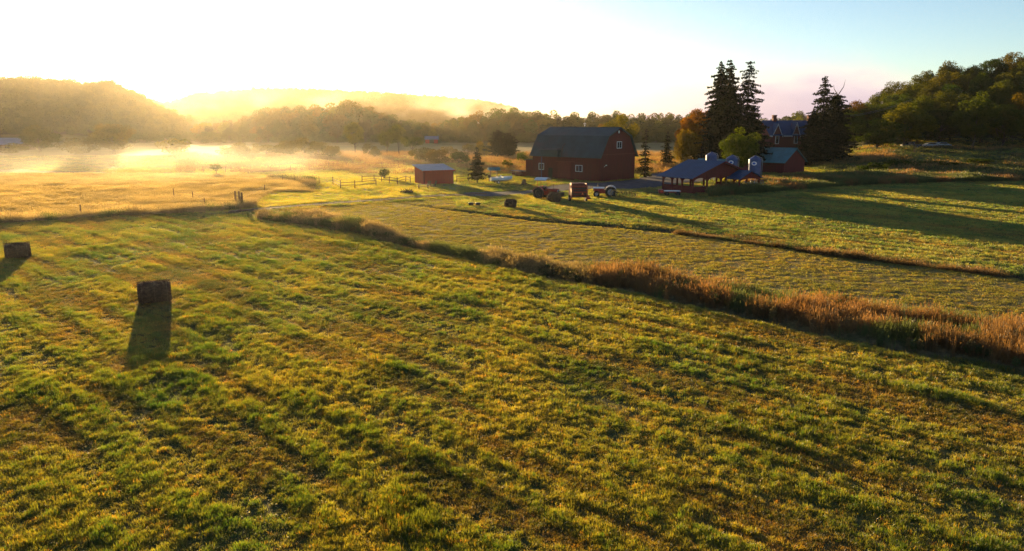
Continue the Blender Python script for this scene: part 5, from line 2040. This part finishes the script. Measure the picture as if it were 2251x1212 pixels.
rail_fence('heavy corner posts and brace at the bend of the dirt track', [(533, 456), (528, 453), (519, 451)], 1.75, (1.1,), .13)
rail_fence('fence in the shaded grass from the pavilion toward the right edge', [(1692, 414), (1714, 412), (1738, 410), (1797, 404), (1860, 399)], 1.35, (.5, 1.0), .06, wire=True, name='wire_fence')
hp = [(1827, 343), (1845, 337), (1918, 334), (1954, 338), (2010, 336), (2078, 339)]
rail_fence('line of posts along the pasture below the wooded slope', [(a, b, GT(a, b)) for a, b in hp], 1.5, (.6, 1.1), .09, wire=True, name='wire_fence')
hp = [(2160, 318), (2195, 316), (2226, 314), (2270, 312)]
rail_fence('rail fence in orange grass at the upper right', [(a, b, GT(a, b)) for a, b in hp], 1.4, (.7, 1.2), .1)
g = G(178, 474)
o = MB().tube([(0, 0, -.3), (.03, 0, 1.15)], [.09, .07], 7).build('fence_post', MAT['wood'], None)
o.location = on(g.x, g.y)
tag(o, 'single wooden post beside the ditch in the left meadow', 'post')

# utility pole and wires
g = at_Y(1761, 198)
t = thing('utility_pole', 'wooden utility pole with crossarm behind the brick house', 'pole', g)
MB().tube([(0, 0, -.5), (0, 0, 11.8)], [.16, .11], 8).build('pole', MAT['wood'], t)
MB().box(-1.0, 1.0, -.06, .06, 11.2, 11.34).build('crossarm', MAT['wood'], t)
g2 = at_Y(1990, 214)
w0 = g + Vector((.9, 0, 11.4)); w1 = g2 + Vector((0, 0, 13.6))
for k in range(2):
    pts = [w0.lerp(w1, i / 14) + Vector((0, 0, -1.6 * (1 - (2 * i / 14 - 1) ** 2) - .35 * k)) - g for i in range(15)]
    MB().tube(pts, .022, 4).build('cable', MAT['galv'], t)


# ------------------------------------------------------------------ air: haze over the whole valley, mist lying in the low ground
def vol_mat(name, dens, aniso, color=(1, 1, 1)):
    m, t, out = new_mat(name)
    v = t.node('ShaderNodeVolumePrincipled')
    v.inputs['Color'].default_value = (*color, 1)
    v.inputs['Density'].default_value = dens
    v.inputs['Anisotropy'].default_value = aniso
    t.l.new(v.outputs[0], out.inputs['Volume'])
    return m, t, v


hm, _, _ = vol_mat('haze', 0.000045, 0.74, (0.95, 0.95, 0.95))
o = MB().box(-3000, 3000, -700, 3000, -1.6, 92).build('haze', hm, None)
tag(o, kind='stuff')


def mist(name, label, c, size, dens, nscale, thr, seed, aniso=0.6, zfall=1.0, color=(1, .97, .92)):
    m, t, v = vol_mat(name, dens, aniso, color)
    tc = t.node('ShaderNodeTexCoord')
    sp = t.node('ShaderNodeSeparateXYZ')
    t.l.new(tc.outputs['Object'], sp.inputs[0])
    x, y, z = sp.outputs           # object coordinates, metres
    hx, hy, hz = size[0] / 2, size[1] / 2, size[2]
    def fall(s, h):
        a = t.math('DIVIDE', t.math('ABSOLUTE', s), h)
        return t.ramp(a, 0.45, 1.0, 1.0, 0.0)
    e = t.math('MULTIPLY', fall(x, hx), fall(y, hy))
    zz = t.math('DIVIDE', z, hz)
    e = t.math('MULTIPLY', e, t.ramp(zz, 0.15 * zfall, 1.0, 1.0, 0.0))
    mp = t.node('ShaderNodeMapping')
    mp.inputs['Scale'].default_value = (nscale, nscale, nscale * 2.2)
    mp.inputs['Location'].default_value = (seed, 0, 0)
    t.l.new(tc.outputs['Object'], mp.inputs[0])
    n = t.noise(mp.outputs[0], 1.0, 3, 0.55)
    e = t.math('MULTIPLY', e, t.ramp(n, thr, thr + 0.22))
    t.l.new(t.math('MULTIPLY', e, dens), v.inputs['Density'])
    o = MB().box(-hx, hx, -hy, hy, 0, hz).build(name, m, None)
    o.location = c
    tag(o, label, None, kind='stuff')
    return o


MIST = True
if MIST:
    mist('field_mist', 'thin white mist lying on the left meadow', (-92, 178, -0.3), (190, 150, 6.5), 0.003, 0.03, 0.40, 3)
    mist('morning_haze', 'golden morning haze hanging over the valley floor and the far hills', (-190, 640, -1), (900, 760, 85), 0.00022, 0.004, 0.1, 5, color=(1, .78, .5))
    mist('valley_mist', 'wisps of mist rising before the far ridge', (-110, 590, 2), (430, 190, 42), 0.009, 0.019, 0.52, 7)
print('objects', len(bpy.data.objects))
